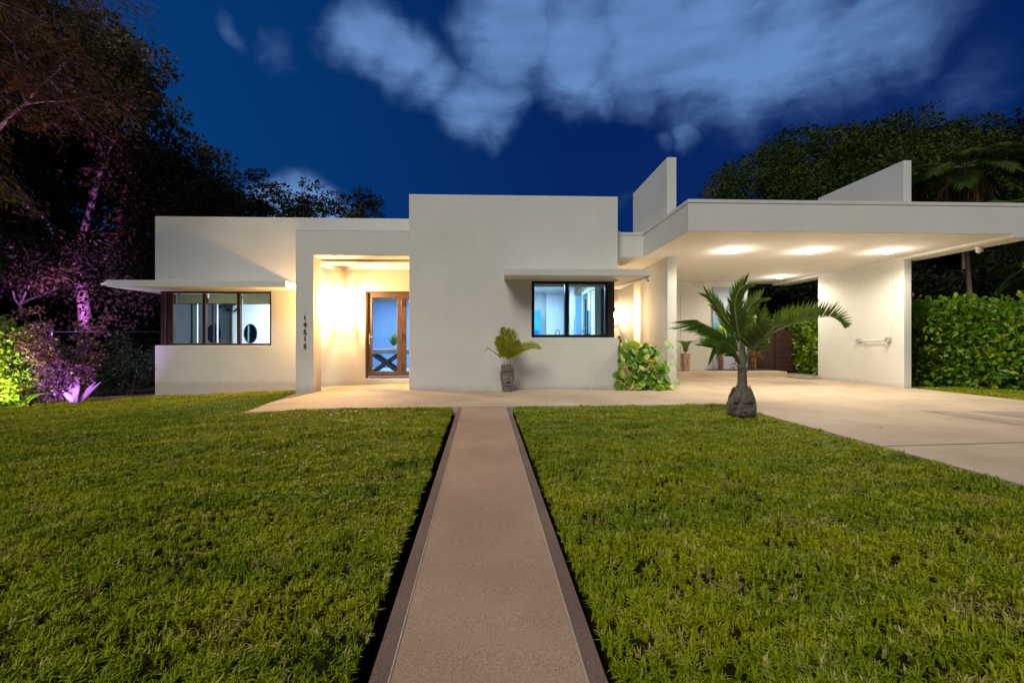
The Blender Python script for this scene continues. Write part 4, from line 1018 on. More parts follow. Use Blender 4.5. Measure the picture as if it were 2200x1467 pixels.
# leaf scar stub and crown shaft
MB().tube([(0.0, 0, .70), (.0, 0, .76), (.01, 0, .86), (.012, 0, .96), (.015, 0, 1.05)], [.058, .062, .058, .046, .030], 16).build('crown_shaft', mat('crown_shaft', (.15, .15, .07), .5, (.09, .09, .045), 12), bp, smooth=True)
MB().tube([(.05, -.02, .66), (.085, -.03, .70), (.095, -.03, .76)], [.02, .022, .012], 8).build('leaf_stub', M['husk'], bp, smooth=True)
PL = M['palmleaf']
U = Vector((0, 0, 1))
FR = [
 # long arching right frond, leaflets standing up
 ([pp(1600, 780), pp(1612, 750, -.03), pp(1645, 722, -.08), pp(1690, 700, -.12), pp(1730, 688, -.14), pp(1768, 682, -.15), pp(1790, 688, -.15), pp(1805, 704, -.15)], 60, lambda s: .46 * (0.62 + .8 * s) * (1 - s) ** .5, PL, dict(up=Vector((-.2, -1, .12)), sweep=.30, side_fold=.08, droop=-.05, width=.024, sides=(-1,), start=.12)),
 ([pp(1600, 780), pp(1612, 750, -.03), pp(1645, 722, -.08), pp(1690, 700, -.12), pp(1730, 688, -.14), pp(1768, 682, -.15), pp(1788, 690, -.15), pp(1803, 706, -.15)], 52, lambda s: .34 * (0.6 + .8 * s) * (1 - s) ** .5, PL, dict(up=Vector((-.2, -.8, .6)), sweep=.45, side_fold=.15, droop=.02, width=.023, sides=(-1,), start=.2, base_r=.008)),
 # tall upright fronds
 ([pp(1598, 775), pp(1592, 730, .03), pp(1586, 690, .05), pp(1584, 655, .06), pp(1592, 628, .07), pp(1608, 612, .08)], 42, lambda s: .38 * (1 - .50 * s), PL, dict(up=Vector((.35, -1, .2)), sweep=.75, side_fold=.2, droop=.03, width=.024, start=.28)),
 ([pp(1596, 775), pp(1587, 735, .10), pp(1577, 700, .15), pp(1562, 668, .2), pp(1548, 645, .22), pp(1535, 632, .24)], 34, lambda s: .34 * (1 - .5 * s), PL, dict(up=Vector((.5, -1, .1)), sweep=.9, side_fold=.1, droop=.15, width=.024, start=.33)),
 # left arching frond whose leaflets fan out and hang
 ([pp(1592, 790), pp(1574, 752, -.05), pp(1550, 725, -.09), pp(1522, 707, -.12), pp(1500, 697, -.14), pp(1487, 690, -.15)], 40, lambda s: .36 + .08 * s - .1 * (1 - s) ** 2, PL, dict(up=Vector((.1, -1, .25)), sweep=.75, side_fold=.05, droop=.06, width=.026, start=.25, sides=(-1,))),
 ([pp(1592, 790), pp(1572, 757, -.12), pp(1548, 738, -.2), pp(1530, 735, -.26), pp(1520, 740, -.28)], 24, lambda s: .24 + .06 * s, M['palmbright'], dict(up=Vector((.0, -1, .3)), sweep=.35, side_fold=.05, droop=.2, width=.027, start=.42)),
 ([pp(1592, 795), pp(1576, 765, -.04), pp(1556, 748, -.1), pp(1535, 742, -.16), pp(1518, 748, -.2)], 34, lambda s: .22 + .10 * s, M['palmbright'], dict(up=Vector((.1, -1, .2)), sweep=.7, side_fold=.05, droop=.15, width=.024, start=.3)),
 ([pp(1600, 790), pp(1618, 760, .1), pp(1640, 728, .14), pp(1652, 700, .16), pp(1650, 672, .16)], 36, lambda s: .34 * (1 - .45 * s), PL, dict(up=Vector((.3, -1, .2)), sweep=.7, side_fold=.1, droop=.08, width=.024, start=.3)),
 ([pp(1596, 775), pp(1600, 735, .1), pp(1612, 690, .14), pp(1628, 655, .16), pp(1648, 640, .16)], 34, lambda s: .30 * (1 - .4 * s), PL, dict(up=Vector((.1, -1, .3)), sweep=.9, side_fold=.1, droop=.05, width=.020, start=.35)),
 # fronds toward and away from the viewer
 ([pp(1600, 785), pp(1605, 750, -.15), pp(1612, 722, -.35), pp(1612, 705, -.55), pp(1600, 705, -.75)], 30, lambda s: .34 * (1 - .4 * s), PL, dict(up=U, sweep=.5, side_fold=.35, droop=.15, width=.03, start=.25)),
 ([pp(1600, 785), pp(1622, 745, .15), pp(1640, 712, .4), pp(1650, 690, .65), pp(1655, 690, .85)], 28, lambda s: .36 * (1 - .4 * s), PL, dict(up=U, sweep=.5, side_fold=.3, droop=.1, width=.03, start=.25)),
 ([pp(1590, 785), pp(1570, 745, .15), pp(1545, 715, .4), pp(1520, 700, .6), pp(1500, 705, .8)], 26, lambda s: .32 * (1 - .4 * s), PL, dict(up=U, sweep=.5, side_fold=.3, droop=.15, width=.03, start=.3)),
]
for i, (pts, n, lf_, ml, kw) in enumerate(FR):
    frond(pts, n, lf_, ml, bp, seed=i + 3, **{**dict(base_r=.016), **kw})
frond([pp(1588, 800, -.05), pp(1580, 780, -.08), pp(1572, 778, -.1), pp(1566, 790, -.12)], 5, lambda s: .09, M['husk'], bp, seed=40, width=.02, base_r=.005)

# ------------------------------------------------------------------ carved stone face planters with palms
def face_planter(name, loc, yaw, label, m, s=1.0):
    t_ = thing(name, label, 'planter', loc, yaw)
    n = 48; rows = 40; Hh = .585 * s
    V = []; Fc = []
    for i in range(rows + 1):
        f = i / rows; z = f * Hh
        for k in range(n):
            a = 2 * math.pi * k / n
            ca, sa = math.cos(a), math.sin(a)
            e = 0.62
            x = abs(ca) ** e * (1 if ca >= 0 else -1) * .128 * s; y = abs(sa) ** e * (1 if sa >= 0 else -1) * .120 * s
            taper = float(np.interp(f, [0, .20, .21, .3, .6, .78, .79, 1], [.86, .88, .97, 1.0, 1.03, 1.03, 1.06, 1.05]))
            x *= taper; y *= taper
            if y < 0:      # the face is on the -y side
                u = x / (.128 * s)
                dy = 0
                if .50 < f < .78: dy += .020 * s * math.exp(-((abs(u) - .48) / .30) ** 4) * min(1, (0.78 - f) / .035) * min(1, (f - .5) / .12 + .2)      # eye hollows
                if .30 < f < .345: dy += .012 * s * math.exp(-(u / .5) ** 6)      # mouth slit
                if .24 < f < .30: dy -= .008 * s * math.exp(-(u / .6) ** 4)
                if .345 < f < .385: dy -= .010 * s * math.exp(-(u / .55) ** 4)
                y += dy
            V.append((x, y, z))
    for i in range(rows):
        for k in range(n):
            Fc.append((i * n + k, i * n + (k + 1) % n, (i + 1) * n + (k + 1) % n, (i + 1) * n + k))
    b = len(V)      # inner rim
    for dz, sc_ in ((0, .86), (-.05 * s, .84)):
        for k in range(n):
            p = V[rows * n + k]; V.append((p[0] * sc_, p[1] * sc_, Hh + dz))
    for k in range(n):
        k2 = (k + 1) % n
        Fc.append((rows * n + k, rows * n + k2, b + k2, b + k)); Fc.append((b + k, b + k2, b + n + k2, b + n + k))
    Fc.append(tuple(b + n + k for k in range(n)))
    Fc.append(tuple(n - 1 - k for k in range(n)))
    MB().add(V, Fc).build('pot', m, t_)
    ns_ = MB(); z = .40 * Hh; zt = .765 * Hh; y = -.122 * s
    ns_.add([(-.036 * s, y + .01, z), (.036 * s, y + .01, z), (.030 * s, y - .042 * s, z), (-.030 * s, y - .042 * s, z), (-.018 * s, y + .015, zt), (.018 * s, y + .015, zt), (.014 * s, y - .008 * s, zt), (-.014 * s, y - .008 * s, zt)],
            [(0, 1, 2, 3), (4, 7, 6, 5), (3, 2, 6, 7), (0, 3, 7, 4), (1, 5, 6, 2), (0, 4, 5, 1)])
    ns_.build('nose', m, t_, bevel=.004)
    for sx in (-1, 1):
        MB().box(min(sx * .128 * s, sx * .152 * s), max(sx * .128 * s, sx * .152 * s), -.03 * s, .03 * s, .42 * Hh, .78 * Hh).build('ear', m, t_, bevel=.006)
    MB().lathe([(.10 * s, 0), (.05 * s, .012)], 20, (0, 0, Hh - .045 * s)).build('soil', M['soil'], t_)
    return t_
pl1 = face_planter('stone_face_planter', (.273, 9.99, 0), R(6), 'grey brown carved face planter standing before the kitchen wall', M['pot'])
pl2 = face_planter('stone_face_planter', (6.02, 14.15, .166), R(14), 'tan carved face planter on the carport step', M['pot2'], .95)
pl3 = face_planter('stone_face_planter', (5.66, 14.35, .166), R(-20), 'second tan carved planter half hidden by the fin wall', M['pot2'], .80)
pm = thing('potted_palm', 'small yellow green palm growing in the grey carved face planter', 'palm', (.273, 9.99, .56))
LFP = M['potleaf']
k1 = .01005
def pq(x, y, dy=0): return Vector(((x - 1090) * k1, dy, (785 - y) * k1))
for i, (pts, n, ml, kw) in enumerate([
    ([pq(1082, 785), pq(1076, 768, -.03), pq(1062, 756, -.06), pq(1050, 748, -.08), pq(1042, 752, -.1)], 22, .13, {}),
    ([pq(1083, 785), pq(1084, 760, -.02), pq(1087, 735, -.04), pq(1084, 715, -.05), pq(1080, 703, -.06)], 30, .20, dict(up=Vector((0, -1, .2)))),
    ([pq(1086, 785), pq(1080, 755, -.08), pq(1073, 735, -.14), pq(1070, 722, -.18)], 26, .17, dict(up=Vector((0, -1, .2)))),
    ([pq(1094, 785), pq(1098, 758, 0), pq(1104, 735, .02), pq(1100, 715, .03), pq(1092, 706, .03)], 28, .20, dict(up=Vector((0, -1, .2)))),
    ([pq(1095, 785), pq(1103, 765, -.05), pq(1118, 750, -.08), pq(1136, 742, -.1), pq(1152, 742, -.12), pq(1160, 746, -.13)], 34, .17, dict(up=Vector((-.2, -.8, .4)), side_fold=.4)),
    ([pq(1093, 785), pq(1100, 757, -.06), pq(1110, 740, -.14), pq(1116, 733, -.2)], 26, .18, dict(up=Vector((0, -1, .2)))),
    ([pq(1090, 785), pq(1088, 755, .08), pq(1090, 735, .14), pq(1098, 725, .18)], 22, .17, {}),
    ([pq(1090, 785), pq(1094, 760, -.12), pq(1098, 748, -.22), pq(1100, 748, -.3)], 20, .15, {})]):
    frond(pts, n, lambda s, ml=ml: 1.12 * ml * math.sin(math.pi * min(1, .25 + .72 * s)) ** .7, LFP, pm, seed=60 + i, **{**dict(base_r=.006, width=.020, sweep=.8, side_fold=.2, droop=.15, start=.28), **kw})
pm2 = thing('potted_palm', 'thin green palm growing in the tan carved planter on the step', 'palm', (6.02, 14.15, .70))
for i in range(8):
    a = i * .8; frond([(0, 0, 0), (.05 * math.cos(a), .05 * math.sin(a), .18), (.14 * math.cos(a), .14 * math.sin(a), .34), (.28 * math.cos(a), .28 * math.sin(a), .40)], 16, lambda s: .13, M['palmleaf'], pm2, seed=80 + i, base_r=.005, width=.014)

# ------------------------------------------------------------------ heart leaved vine bush between block and fin wall
def heart_mesh(sz, curl, seed):
    rn = random.Random(seed)
    out = []
    N_ = 20
    V = [(0, 0, 0)]
    for k in range(N_ + 1):
        a = math.pi * 2 * k / N_
        r = sz * .5 * (1.0 - .60 * math.exp(-((a if a < math.pi else 2 * math.pi - a) / .35) ** 2) + .30 * math.exp(-((a - math.pi) / .32) ** 2))
        x = r * math.sin(a); y = -r * math.cos(a) + 0
        V.append((x, y, -curl * (x * x) / sz + curl * .4 * math.sin(y / sz * 5) * sz * .15))
    V[0] = (0, -0.02 * sz, .02 * sz)
    Fc = [(0, k, k + 1) for k in range(1, N_ + 1)]
    me = bpy.data.meshes.new('leaf'); me.from_pydata(V, [], Fc); me.update()
    me.polygons.foreach_set('use_smooth', [True] * len(me.polygons))
    me.materials.append(M['heart'])
    return me
hv = thing('heart_leaf_vine', 'bright green heart leaved bush spilling between kitchen block and fin wall', 'bush', (3.35, 10.5, 0))
hm = [heart_mesh(1.0, c, i) for i, c in enumerate((.3, .7, 1.1, -.3))]
stems = MB()
cnt = 0
for k in range(175):
    # envelope: broad mass about 1.15 m tall, 1.2 m wide, spreading at the foot
    z = random.uniform(.04, 1.02) ** .9
    half = float(np.interp(z, [0, .3, .7, .95, 1.1], [.64, .62, .52, .40, .22]))
    x = random.uniform(-half, half) + float(np.interp(z, [0, 1], [.0, .02]))
    y = -.28 - .22 * math.sqrt(max(0, 1 - (x / .75) ** 2)) * (1 - .35 * z) * random.uniform(.55, 1.0) + (random.uniform(0, .5) if k % 3 == 0 else 0) + .18 * z
    if x > .58: y = min(y, -.10)
    sz = random.uniform(.13, .25)
    o = bpy.data.objects.new('leaf', random.choice(hm)); COL.objects.link(o); o.parent = hv
    o.location = (x, y, z); o.scale = (sz, sz, sz)
    tilt = random.uniform(15, 85)
    o.rotation_euler = (R(tilt), R(random.uniform(-50, 50)), R(random.uniform(-75, 75)))
    stems.tube([(x * .5, y * .4 + .1, max(0, z - .35)), (x * .8, y * .7 + .05, z - .1), (x, y + .015, z)], [.006, .005, .003], 4, cap=False)
for (x, y, z, sz) in ((.80, -.30, .16, .13), (.74, -.22, .58, .18), (.70, -.2, .98, .16), (.62, -.2, 1.05, .18), (-.30, -.1, 1.12, .15)):
    o = bpy.data.objects.new('leaf', hm[0]); COL.objects.link(o); o.parent = hv; o.location = (x, y, z); o.scale = (sz,) * 3; o.rotation_euler = (R(60), R(10), R(20))
    stems.tube([(x * .5, y * .4, max(0.05, z - .2)), (x, y + .01, z)], [.005, .003], 4, cap=False)
stems.build('stems', mat('green_stem', (.10, .16, .03), .5), hv)
su = thing('rubber_plant', 'small thick leaved plant rising above the heart leaved bush', 'plant', (2.98, 10.75, .9))
MB().tube([(0, 0, -.9), (.0, 0, .2), (.02, 0, .3)], .012, 6).build('stem', M['rachis'], su)
for k in range(9):
    a = k * 2.4; z = .12 + k * .02; d = Vector((math.cos(a), math.sin(a), .8)).normalized(); s_ = Vector((-math.sin(a), math.cos(a), 0)) * .028; p = Vector((.01, 0, z))
    MB().add([p, p + d * .05 - s_, p + d * .11 - s_ * .7, p + d * .13, p + d * .11 + s_ * .7, p + d * .05 + s_], [(0, 1, 2, 3, 4, 5)]).build('leaf', leafmat('waxy_leaf', (.10, .16, .05), (.2, .26, .12), .3, .1), su)

# ------------------------------------------------------------------ lobed leaf plants on the step, dark gate behind
def lobed(name, loc, label, th, leaves):
    t_ = thing(name, label, 'plant', loc)
    tr = MB(); 
    tr.tube([(0, 0, 0), (.02, 0, th * .5), (-.01, 0, th)], [.055, .075, .06], 10)
    for k in range(60):
        a = random.uniform(0, 6.28); z = random.uniform(.02, th); p = Vector((.06 * math.cos(a), .06 * math.sin(a), z)); tr.tube([p, p + Vector((math.cos(a) * .05, math.sin(a) * .05, random.uniform(-.05, .06)))], [.012, .002], 4, cap=False)
    tr.build('trunk', M['shag'], t_, smooth=False)
    for (dx, dy, dz, sz, rx, ry) in leaves:
        st2 = MB().tube([(0, 0, th - .05), (dx * .4, dy * .4, th + (dz - th) * .6), (dx, dy, dz)], [.012, .009, .006], 6).build('leaf_stalk', M['rachis'], t_)
        V = [(0, 0, 0)]; n = 36
        for k in range(n + 1):
            a = 2 * math.pi * k / n
            r = sz * .5 * (.82 + .18 * math.cos(9 * a)) * (1 - .6 * math.exp(-((a if a < math.pi else 2 * math.pi - a) / .3) ** 2))
            V.append((r * math.sin(a), -r * math.cos(a) * 1.15, .05 * sz * math.sin(3 * a)))
        o = MB().add(V, [(0, k, k + 1) for k in range(1, n + 1)]).build('leaf', M['philo'], t_, smooth=True, loc=(dx, dy, dz))
        o.rotation_euler = (R(rx), R(ry), 0)
lobed('lobed_leaf_plant', (7.30, 14.45, .18), 'shaggy trunked plant with lobed lime leaves before the mural', .55, [(.10, -.05, 1.30, .62, 70, 10), (-.35, 0, 1.15, .45, 60, -30), (.35, .05, .95, .4, 60, 30)])
lobed('lobed_leaf_plant', (8.36, 14.45, .18), 'shaggy trunked plant with lobed leaves beside the dark gate', .62, [(.0, -.05, 1.45, .68, 70, 0), (.45, 0, 1.0, .5, 40, 50), (-.3, 0, 1.1, .5, 65, -25), (.2, -.2, 1.25, .4, 60, 30)])
dl = thing('spiky_plant', 'thin dry leaved plant between the two lobed leaf plants', 'plant', (8.36, 14.3, .18))
db = MB()
for k in range(26):
    a = random.uniform(-.4, 3.5); e = random.uniform(-.2, .8); L_ = random.uniform(.25, .5); p = Vector((0, 0, .45)); q = p + Vector((math.cos(a) * math.cos(e), -math.sin(a) * math.cos(e) * .5, math.sin(e))) * L_
    db.tube([p, (p + q) / 2 + Vector((0, 0, .04)), q - Vector((0, 0, .06))], [.008, .007, .001], 4, cap=False)
db.build('dry_leaves', M['dryleaf'], dl)
MB().tube([(0, 0, 0), (0, 0, .45)], .03, 6).build('stem', M['shag'], dl)
gt = thing('wooden_gate', 'dark brown gate of horizontal boards at the back of the carport', 'gate', (0, 0, 0))
for k in range(9):
    MB().box(8.43, 10.6, 15.2, 15.23, .08 + k * .158, .08 + k * .158 + .150).build('board', M['gate'], gt, bevel=.003)
MB().box(8.43, 8.52, 15.13, 15.199, .0, 1.55).build('post', M['gate'], gt); MB().box(9.55, 9.64, 15.13, 15.199, .0, 1.55).build('post', M['gate'], gt)

# ------------------------------------------------------------------ hedge on the right
hp = [(13.6, 8.2), (12.4, 9.7), (11.6, 10.55), (10.75, 11.1), (10.5, 12.2), (10.55, 13.6), (10.65, 15.0), (10.8, 16.6)]
cs = []; rs = []
for i in range(len(hp) - 1):
    a, b = Vector(hp[i]), Vector(hp[i + 1]); L_ = (b - a).length
    for k in range(int(L_ / .28) + 1):
        p = a.lerp(b, k * .28 / L_)
        for z in (.30, .70, 1.10, 1.50, 1.74):
            cs.append((p.x + random.uniform(-.1, .1), p.y + random.uniform(-.1, .1), z + random.uniform(-.06, .06))); rs.append(random.uniform(.36, .52))
hd_ = thing('hedge', 'clipped glossy green hedge behind the carport end wall', 'hedge', (0, 0, 0))
P, D_ = leaf_points(cs, rs, 34000, 1.0, .6)
P[:, 2] = np.maximum(P[:, 2], .03)
o = link('foliage', leaf_mesh('foliage', P, D_, .13, .60, .7, -.15, .35, obovate=True), M['hedge'], hd_); o['kind'] = 'stuff'
sb_ = MB()
for c in cs[::5]:
    for j in range(3): sb_.tube([(c[0] + random.uniform(-.15, .15), c[1] + random.uniform(-.15, .15), 0), (c[0] + random.uniform(-.25, .25), c[1] + random.uniform(-.25, .25), 1.5)], [.016, .006], 5, cap=False)
sb_.build('stems', M['bark'], hd_)
MB().box(0, 0.001, 0, .001, 0, .001)

# ------------------------------------------------------------------ shrubs lit by garden spots on the left
bush('lime_shrub', 'large yellow green lit shrub at the left edge of the lawn', [(0, 0, .45), (-.6, .1, .6), (.35, .1, .5), (-.3, .2, 1.1), (-.9, .2, 1.3), (.1, .25, .95), (-.7, .3, 1.75), (-.2, .2, 1.5), (-1.3, 0, .7)], [.5, .6, .45, .55, .55, .45, .45, .42, .6], 9000, .10, M['shrubgreen'], loc=(-11.2, 10.95, -.42))
ps = thing('plum_shrub', 'dark plum leaved shrub lit purple beside the lime shrub', 'shrub', (-10.3, 11.35, -.40))
segs = []; cs2 = []; rs2 = []
sbm = MB()
for k in range(16):
    a = random.uniform(0, 6.28); L_ = random.uniform(.8, 2.5); lean = random.uniform(.15, .6)
    pts = [Vector((0, 0, 0))]
    for j in range(6):
        f = (j + 1) / 6; pts.append(Vector((math.cos(a) * lean * L_ * f * f ** .5, math.sin(a) * lean * L_ * f, L_ * f * (1 - .12 * f))))
    sbm.tube(pts, [.016 * (1 - .8 * i / 6) for i in range(7)], 5, cap=False)
    for p in pts[2:]: cs2.append(tuple(p)); rs2.append(.16)
sbm.build('stems', M['bark'], ps)
P, D_ = leaf_points(cs2, rs2, 3600, .8, .2)
o = link('foliage', leaf_mesh('foliage', P, D_, .085, .6, .8, .0, .3), M['shrubpurple'], ps); o['kind'] = 'stuff'
lowp = [(-.4, -.1, .3), (.0, -.15, .35), (.3, -.05, .55), (.55, -.05, .75), (-.1, -.1, .7), (.15, -.1, .9)]
bush('low_plum_shrub', 'low purple lit shrub in front of the tall plum shrub', lowp, [.28] * 6, 1500, .07, M['shrubpurple'], loc=(-10.25, 11.05, -.42), aspect=.7)
ee = thing('elephant_ear_plant', 'broad bright green leaf glowing beside the lime shrub', 'plant', (-10.6, 10.6, -.36))
for (ax, L_, w, el) in ((.2, .62, .22, .9), (1.3, .5, .17, 1.1), (2.6, .55, .18, .8), (-1.0, .5, .20, .6), (3.9, .55, .2, 1.0)):
    V = []; Fc = []
    for i in range(9):
        f = i / 8; r = L_ * f; h_ = math.sin(el) * r * (1 - .45 * f ** 2)
        wd = w * math.sin(math.pi * min(1, max(0, (f - .25) / .75))) ** .7 * .5 + .008
        c = Vector((math.cos(ax) * r * math.cos(el) * 1.5, math.sin(ax) * r * math.cos(el), h_)); s_ = Vector((-math.sin(ax), math.cos(ax), 0)) * wd
        V += [c - s_ + Vector((0, 0, wd * .3)), c, c + s_ + Vector((0, 0, wd * .3))]
    for i in range(8):
        a = i * 3; Fc += [(a, a + 1, a + 4, a + 3), (a + 1, a + 2, a + 5, a + 4)]
    MB().add(V, Fc).build('leaf', M['bigleaf'], ee, smooth=True)
ti = thing('ti_plant', 'pale purple lit sword leaved plant at the corner of the planting bed', 'plant', (-9.72, 10.95, -.37))
for (ax, L_, el) in ((.1, .80, .85), (2.9, .70, 1.25), (1.2, .72, 1.45), (3.6, .5, 1.0), (.5, .72, 1.0), (2.2, .76, 1.5), (5.2, .45, 1.1)):
    V = []; Fc = []
    for i in range(8):
        f = i / 7; r = L_ * f; wd = .062 * math.sin(math.pi * (.15 + .85 * f)) ** .8 + .004
        c = Vector((math.cos(ax) * r * math.cos(el), math.sin(ax) * r * math.cos(el) * .6, math.sin(el) * r - .08 * f * f)); s_ = Vector((-math.sin(el) * math.copysign(1, math.cos(ax)) * .8, .3, math.cos(el) * .5)).normalized() * wd
        V += [c - s_, c + Vector((0, .01, 0)), c + s_]
    for i in range(7):
        a = i * 3; Fc += [(a, a + 1, a + 4, a + 3), (a + 1, a + 2, a + 5, a + 4)]
    MB().add(V, Fc).build('leaf', M['tileaf'], ti, smooth=True)
def gspot(loc, tgt, e, col, ang, label):
    t_ = thing('garden_spotlight', label, 'garden light', loc)
    MB().tube([(0, 0, -.15), (0, 0, 0)], .008, 6).build('stake', M['black'], t_)
    d = (Vector(tgt) - Vector(loc)).normalized()
    MB().tube([-d * .03, d * .05], .03, 10).build('head', M['black'], t_)
    spot('garden_spot', tuple(Vector(loc) + d * .07), tgt, e, col, ang)
gspot((-11.0, 9.95, -.22), (-11.3, 11.4, .9), 560, (.95, 1.0, .28), 100, 'green yellow garden spotlight under the lime shrub')
gspot((-10.8, 10.25, -.2), (-10.6, 11.1, .2), 60, (.8, 1.0, .25), 130, 'garden spotlight at the broad green leaf')
gspot((-9.75, 9.95, -.2), (-10.0, 11.3, .65), 210, (.55, .27, 1.0), 95, 'purple garden spotlight at the foot of the ti plant')
gspot((-12.6, 14.8, .0), (-14.3, 16.4, 6.8), 2600, (.70, .22, 1.0), 85, 'purple garden spotlight aimed up into the big tree')

# ferns and dark shrubs along the fence
ds = []
for i, (x, y, h_) in enumerate(((-9.6, 13.9, 1.5), (-10.6, 13.7, 1.75), (-11.6, 13.6, 1.3), (-12.7, 13.8, 1.5), (-13.9, 13.8, 1.7), (-9.2, 15.2, 2.0))):
    cs_ = [(random.uniform(-.4, .4), random.uniform(-.3, .3), h_ * f) for f in (.15, .3, .45, .6, .75, .9)]
    bush('fern_shrub', ['feathery dark shrub nearest the house corner', 'taller feathery dark shrub by the fence', 'low dark shrub along the fence', 'dark shrub behind the plum shrub', 'dark shrub behind the lime shrub', 'tall dark shrub past the house corner'][i],
         cs_, [.5, .52, .5, .45, .38, .28], 2600, .09, leafmat('fern', (.028, .036, .024), (.055, .062, .042), .5, .2) if i == 0 else bpy.data.materials['fern'], loc=(x, y, gz(x, y) - .1), aspect=.28, group='dark shrubs along the left fence')
fn = thing('chain_link_fence', 'thin metal wire fence with slim posts in front of the dark trees', 'fence', (0, 0, 0))
for x in (-16.0, -13.6, -11.48, -9.35):
    MB().tube([(x, 14.5, -.6), (x, 14.5, 1.42)], .028, 8).build('post', M['post'], fn, smooth=True)
MB().tube([(-20, 14.5, 1.40), (-9.0, 14.5, 1.40)], .009, 6).build('top_rail', M['post'], fn)
V = []; Fc = []
wm = MB()
k = 0
x = -16.0
while x < -9.1:
    for s in (-1, 1):
        x1 = x + s * 1.7
        if -16.2 < x1 < -9.0: wm.add([(x, 14.5, -.45), (x + .004, 14.5, -.45), (x1 + .004, 14.5, 1.38), (x1, 14.5, 1.38)], [(0, 1, 2, 3)])
    x += .14
o = wm.build('wire_mesh', M['post'], fn); o['kind'] = 'stuff'

# ------------------------------------------------------------------ trees
def blobs_in(x0, x1, y0, y1, z0, z1, n, fn=None):
    out = []
    while len(out) < n:
        p = (random.uniform(x0, x1), random.uniform(y0, y1), random.uniform(z0, z1))
        if fn is None or fn(*p): out.append(p)
    return out
tree('fig_tree', 'big spreading tree with pale forked trunk rising behind the left fence', (-14.4, 16.6, -.6), 4.6, .75, 4, .26, M['leafdark'], M['palebark'], 90000, .17, .85, 11, (.05, -.05), up=.45,
     extra=blobs_in(-4.5, 3.6, -2.6, 2, 3.5, 13, 120, lambda x, y, z: ((x + .3) / 3.9) ** 2 + ((z - 8.0) / 4.2) ** 2 < 1 and not (y < .6 and abs(x - .5) < 1.6 and 5.0 < z < 8.6) and z + x * .9 < 12.0), keep=lambda x, y, z: x < np.interp(z, [6, 8, 10.8, 14.3], [3.6, 3.6, 2.6, -.3]))
tree('fig_tree', 'dense dark tree standing close behind the left wing of the house', (-12.4, 18.6, -.6), 3.2, .75, 4, .2, M['leafdark'], M['bark'], 46000, .16, .75, 5, (.02, 0), up=.3, keep=lambda x, y, z: x < np.interp(z, [4.5, 6.5, 9], [3.6, 1.2, .2]) and z < 9,
     extra=blobs_in(-3.4, 3.4, -.5, 1, 2, 8.4, 70, lambda x, y, z: x < np.interp(z, [4.5, 6.5, 9], [3.4, 1.0, .0])))
tree('fig_tree', 'tall olive leaved tree at the far left of the garden', (-21.5, 18.5, -.6), 4.6, .7, 4, .3, M['leafbrown'], M['bark'], 60000, .2, 1.1, 23, (.1, 0), up=.5,
     extra=blobs_in(-2, 5.5, -1, 2, 5, 17, 70, lambda x, y, z: x + .7 * max(0, z - 9) < 5.2), keep=lambda x, y, z: x + .6 * max(0, z - 9) < 5.5)
tree('fig_tree', 'low thicket tree filling the gap behind the left fence', (-15.6, 17.0, -.6), 2.0, 1.0, 4, .14, M['leafblack'], M['bark'], 40000, .15, .8, 31, (0, 0), up=.3, extra=blobs_in(-3.5, 2.2, -.6, .8, .3, 4.8, 50))
tree('fig_tree', 'low thicket tree just behind the house corner', (-10.6, 16.9, -.6), 1.8, .95, 4, .14, M['leafblack'], M['bark'], 36000, .15, .75, 37, (0, 0), up=.3, extra=blobs_in(-2.8, 1.5, -.6, .8, .3, 4.8, 45))
tree('fig_tree', 'shadowy tree at the left edge behind the lime shrub', (-20.5, 15.0, -.6), 2.6, .95, 4, .16, M['leafblack'], M['bark'], 40000, .16, .85, 41, (0, 0), up=.35, extra=blobs_in(-3, 3.4, -.8, .8, .3, 6, 50))
tree('acacia_tree', 'distant open crowned tree showing above the left wing roof', (-13.2, 27.0, -.6), 4.4, 1.0, 4, .2, M['leafblack'], M['bark'], 22000, .16, .6, 15, (.12, 0), up=.12, squash=.35, extra=blobs_in(-1, 3.6, -1, 1, 5, 8.6, 22, lambda x, y, z: z < 9.2 - .7 * abs(x)))
tree('evergreen_tree', 'huge rounded evergreen tree behind the carport roof', (19.8, 27.0, -.5), 4.4, .8, 4, .4, M['leafgreen'], M['bark'], 180000, .19, 1.2, 9, (0, 0), up=.30, squash=.5, kids=3,
     extra=blobs_in(-8, 11, -2.5, 2, 4.6, 17, 190, lambda x, y, z: ((x - 2.0) / 8.2) ** 2 + ((z - 9.6) / 5.0) ** 2 < 1), keep=lambda x, y, z: z < 14 and ((x - 2.0) / 8.6) ** 2 + ((z - 9.6) / 5.2) ** 2 < 1)
tree('evergreen_tree', 'dark loose tree at the far right of the picture', (27.5, 22.5, -.5), 4.6, .8, 4, .3, M['leafblack'], M['bark'], 40000, .2, 1.0, 19, (0, 0), up=.4, extra=blobs_in(-3.5, 3, -1, 2, 3, 11, 50, lambda x, y, z: z < 9.5 + .5 * x))
tree('evergreen_tree', 'dark low tree closing the view behind the hedge', (15.5, 17.5, -.5), 1.6, 1.1, 4, .14, M['leafblack'], M['bark'], 30000, .16, .8, 51, (0, 0), up=.2, extra=blobs_in(-3, 3, -.6, .8, .3, 4.6, 45))
tree('evergreen_tree', 'dark low tree behind the wooden gate', (11.4, 19.5, -.5), 1.8, 1.0, 4, .14, M['leafblack'], M['bark'], 30000, .16, .9, 53, (0, 0), up=.25, extra=blobs_in(-3, 3, -.6, .8, .3, 4.6, 45))
tree('evergreen_tree', 'dark low tree at the right end of the hedge', (19.5, 14.0, -.5), 1.8, 1.0, 4, .14, M['leafblack'], M['bark'], 30000, .16, .8, 57, (0, 0), up=.25, extra=blobs_in(-3, 3, -.6, .8, .3, 4.4, 45))

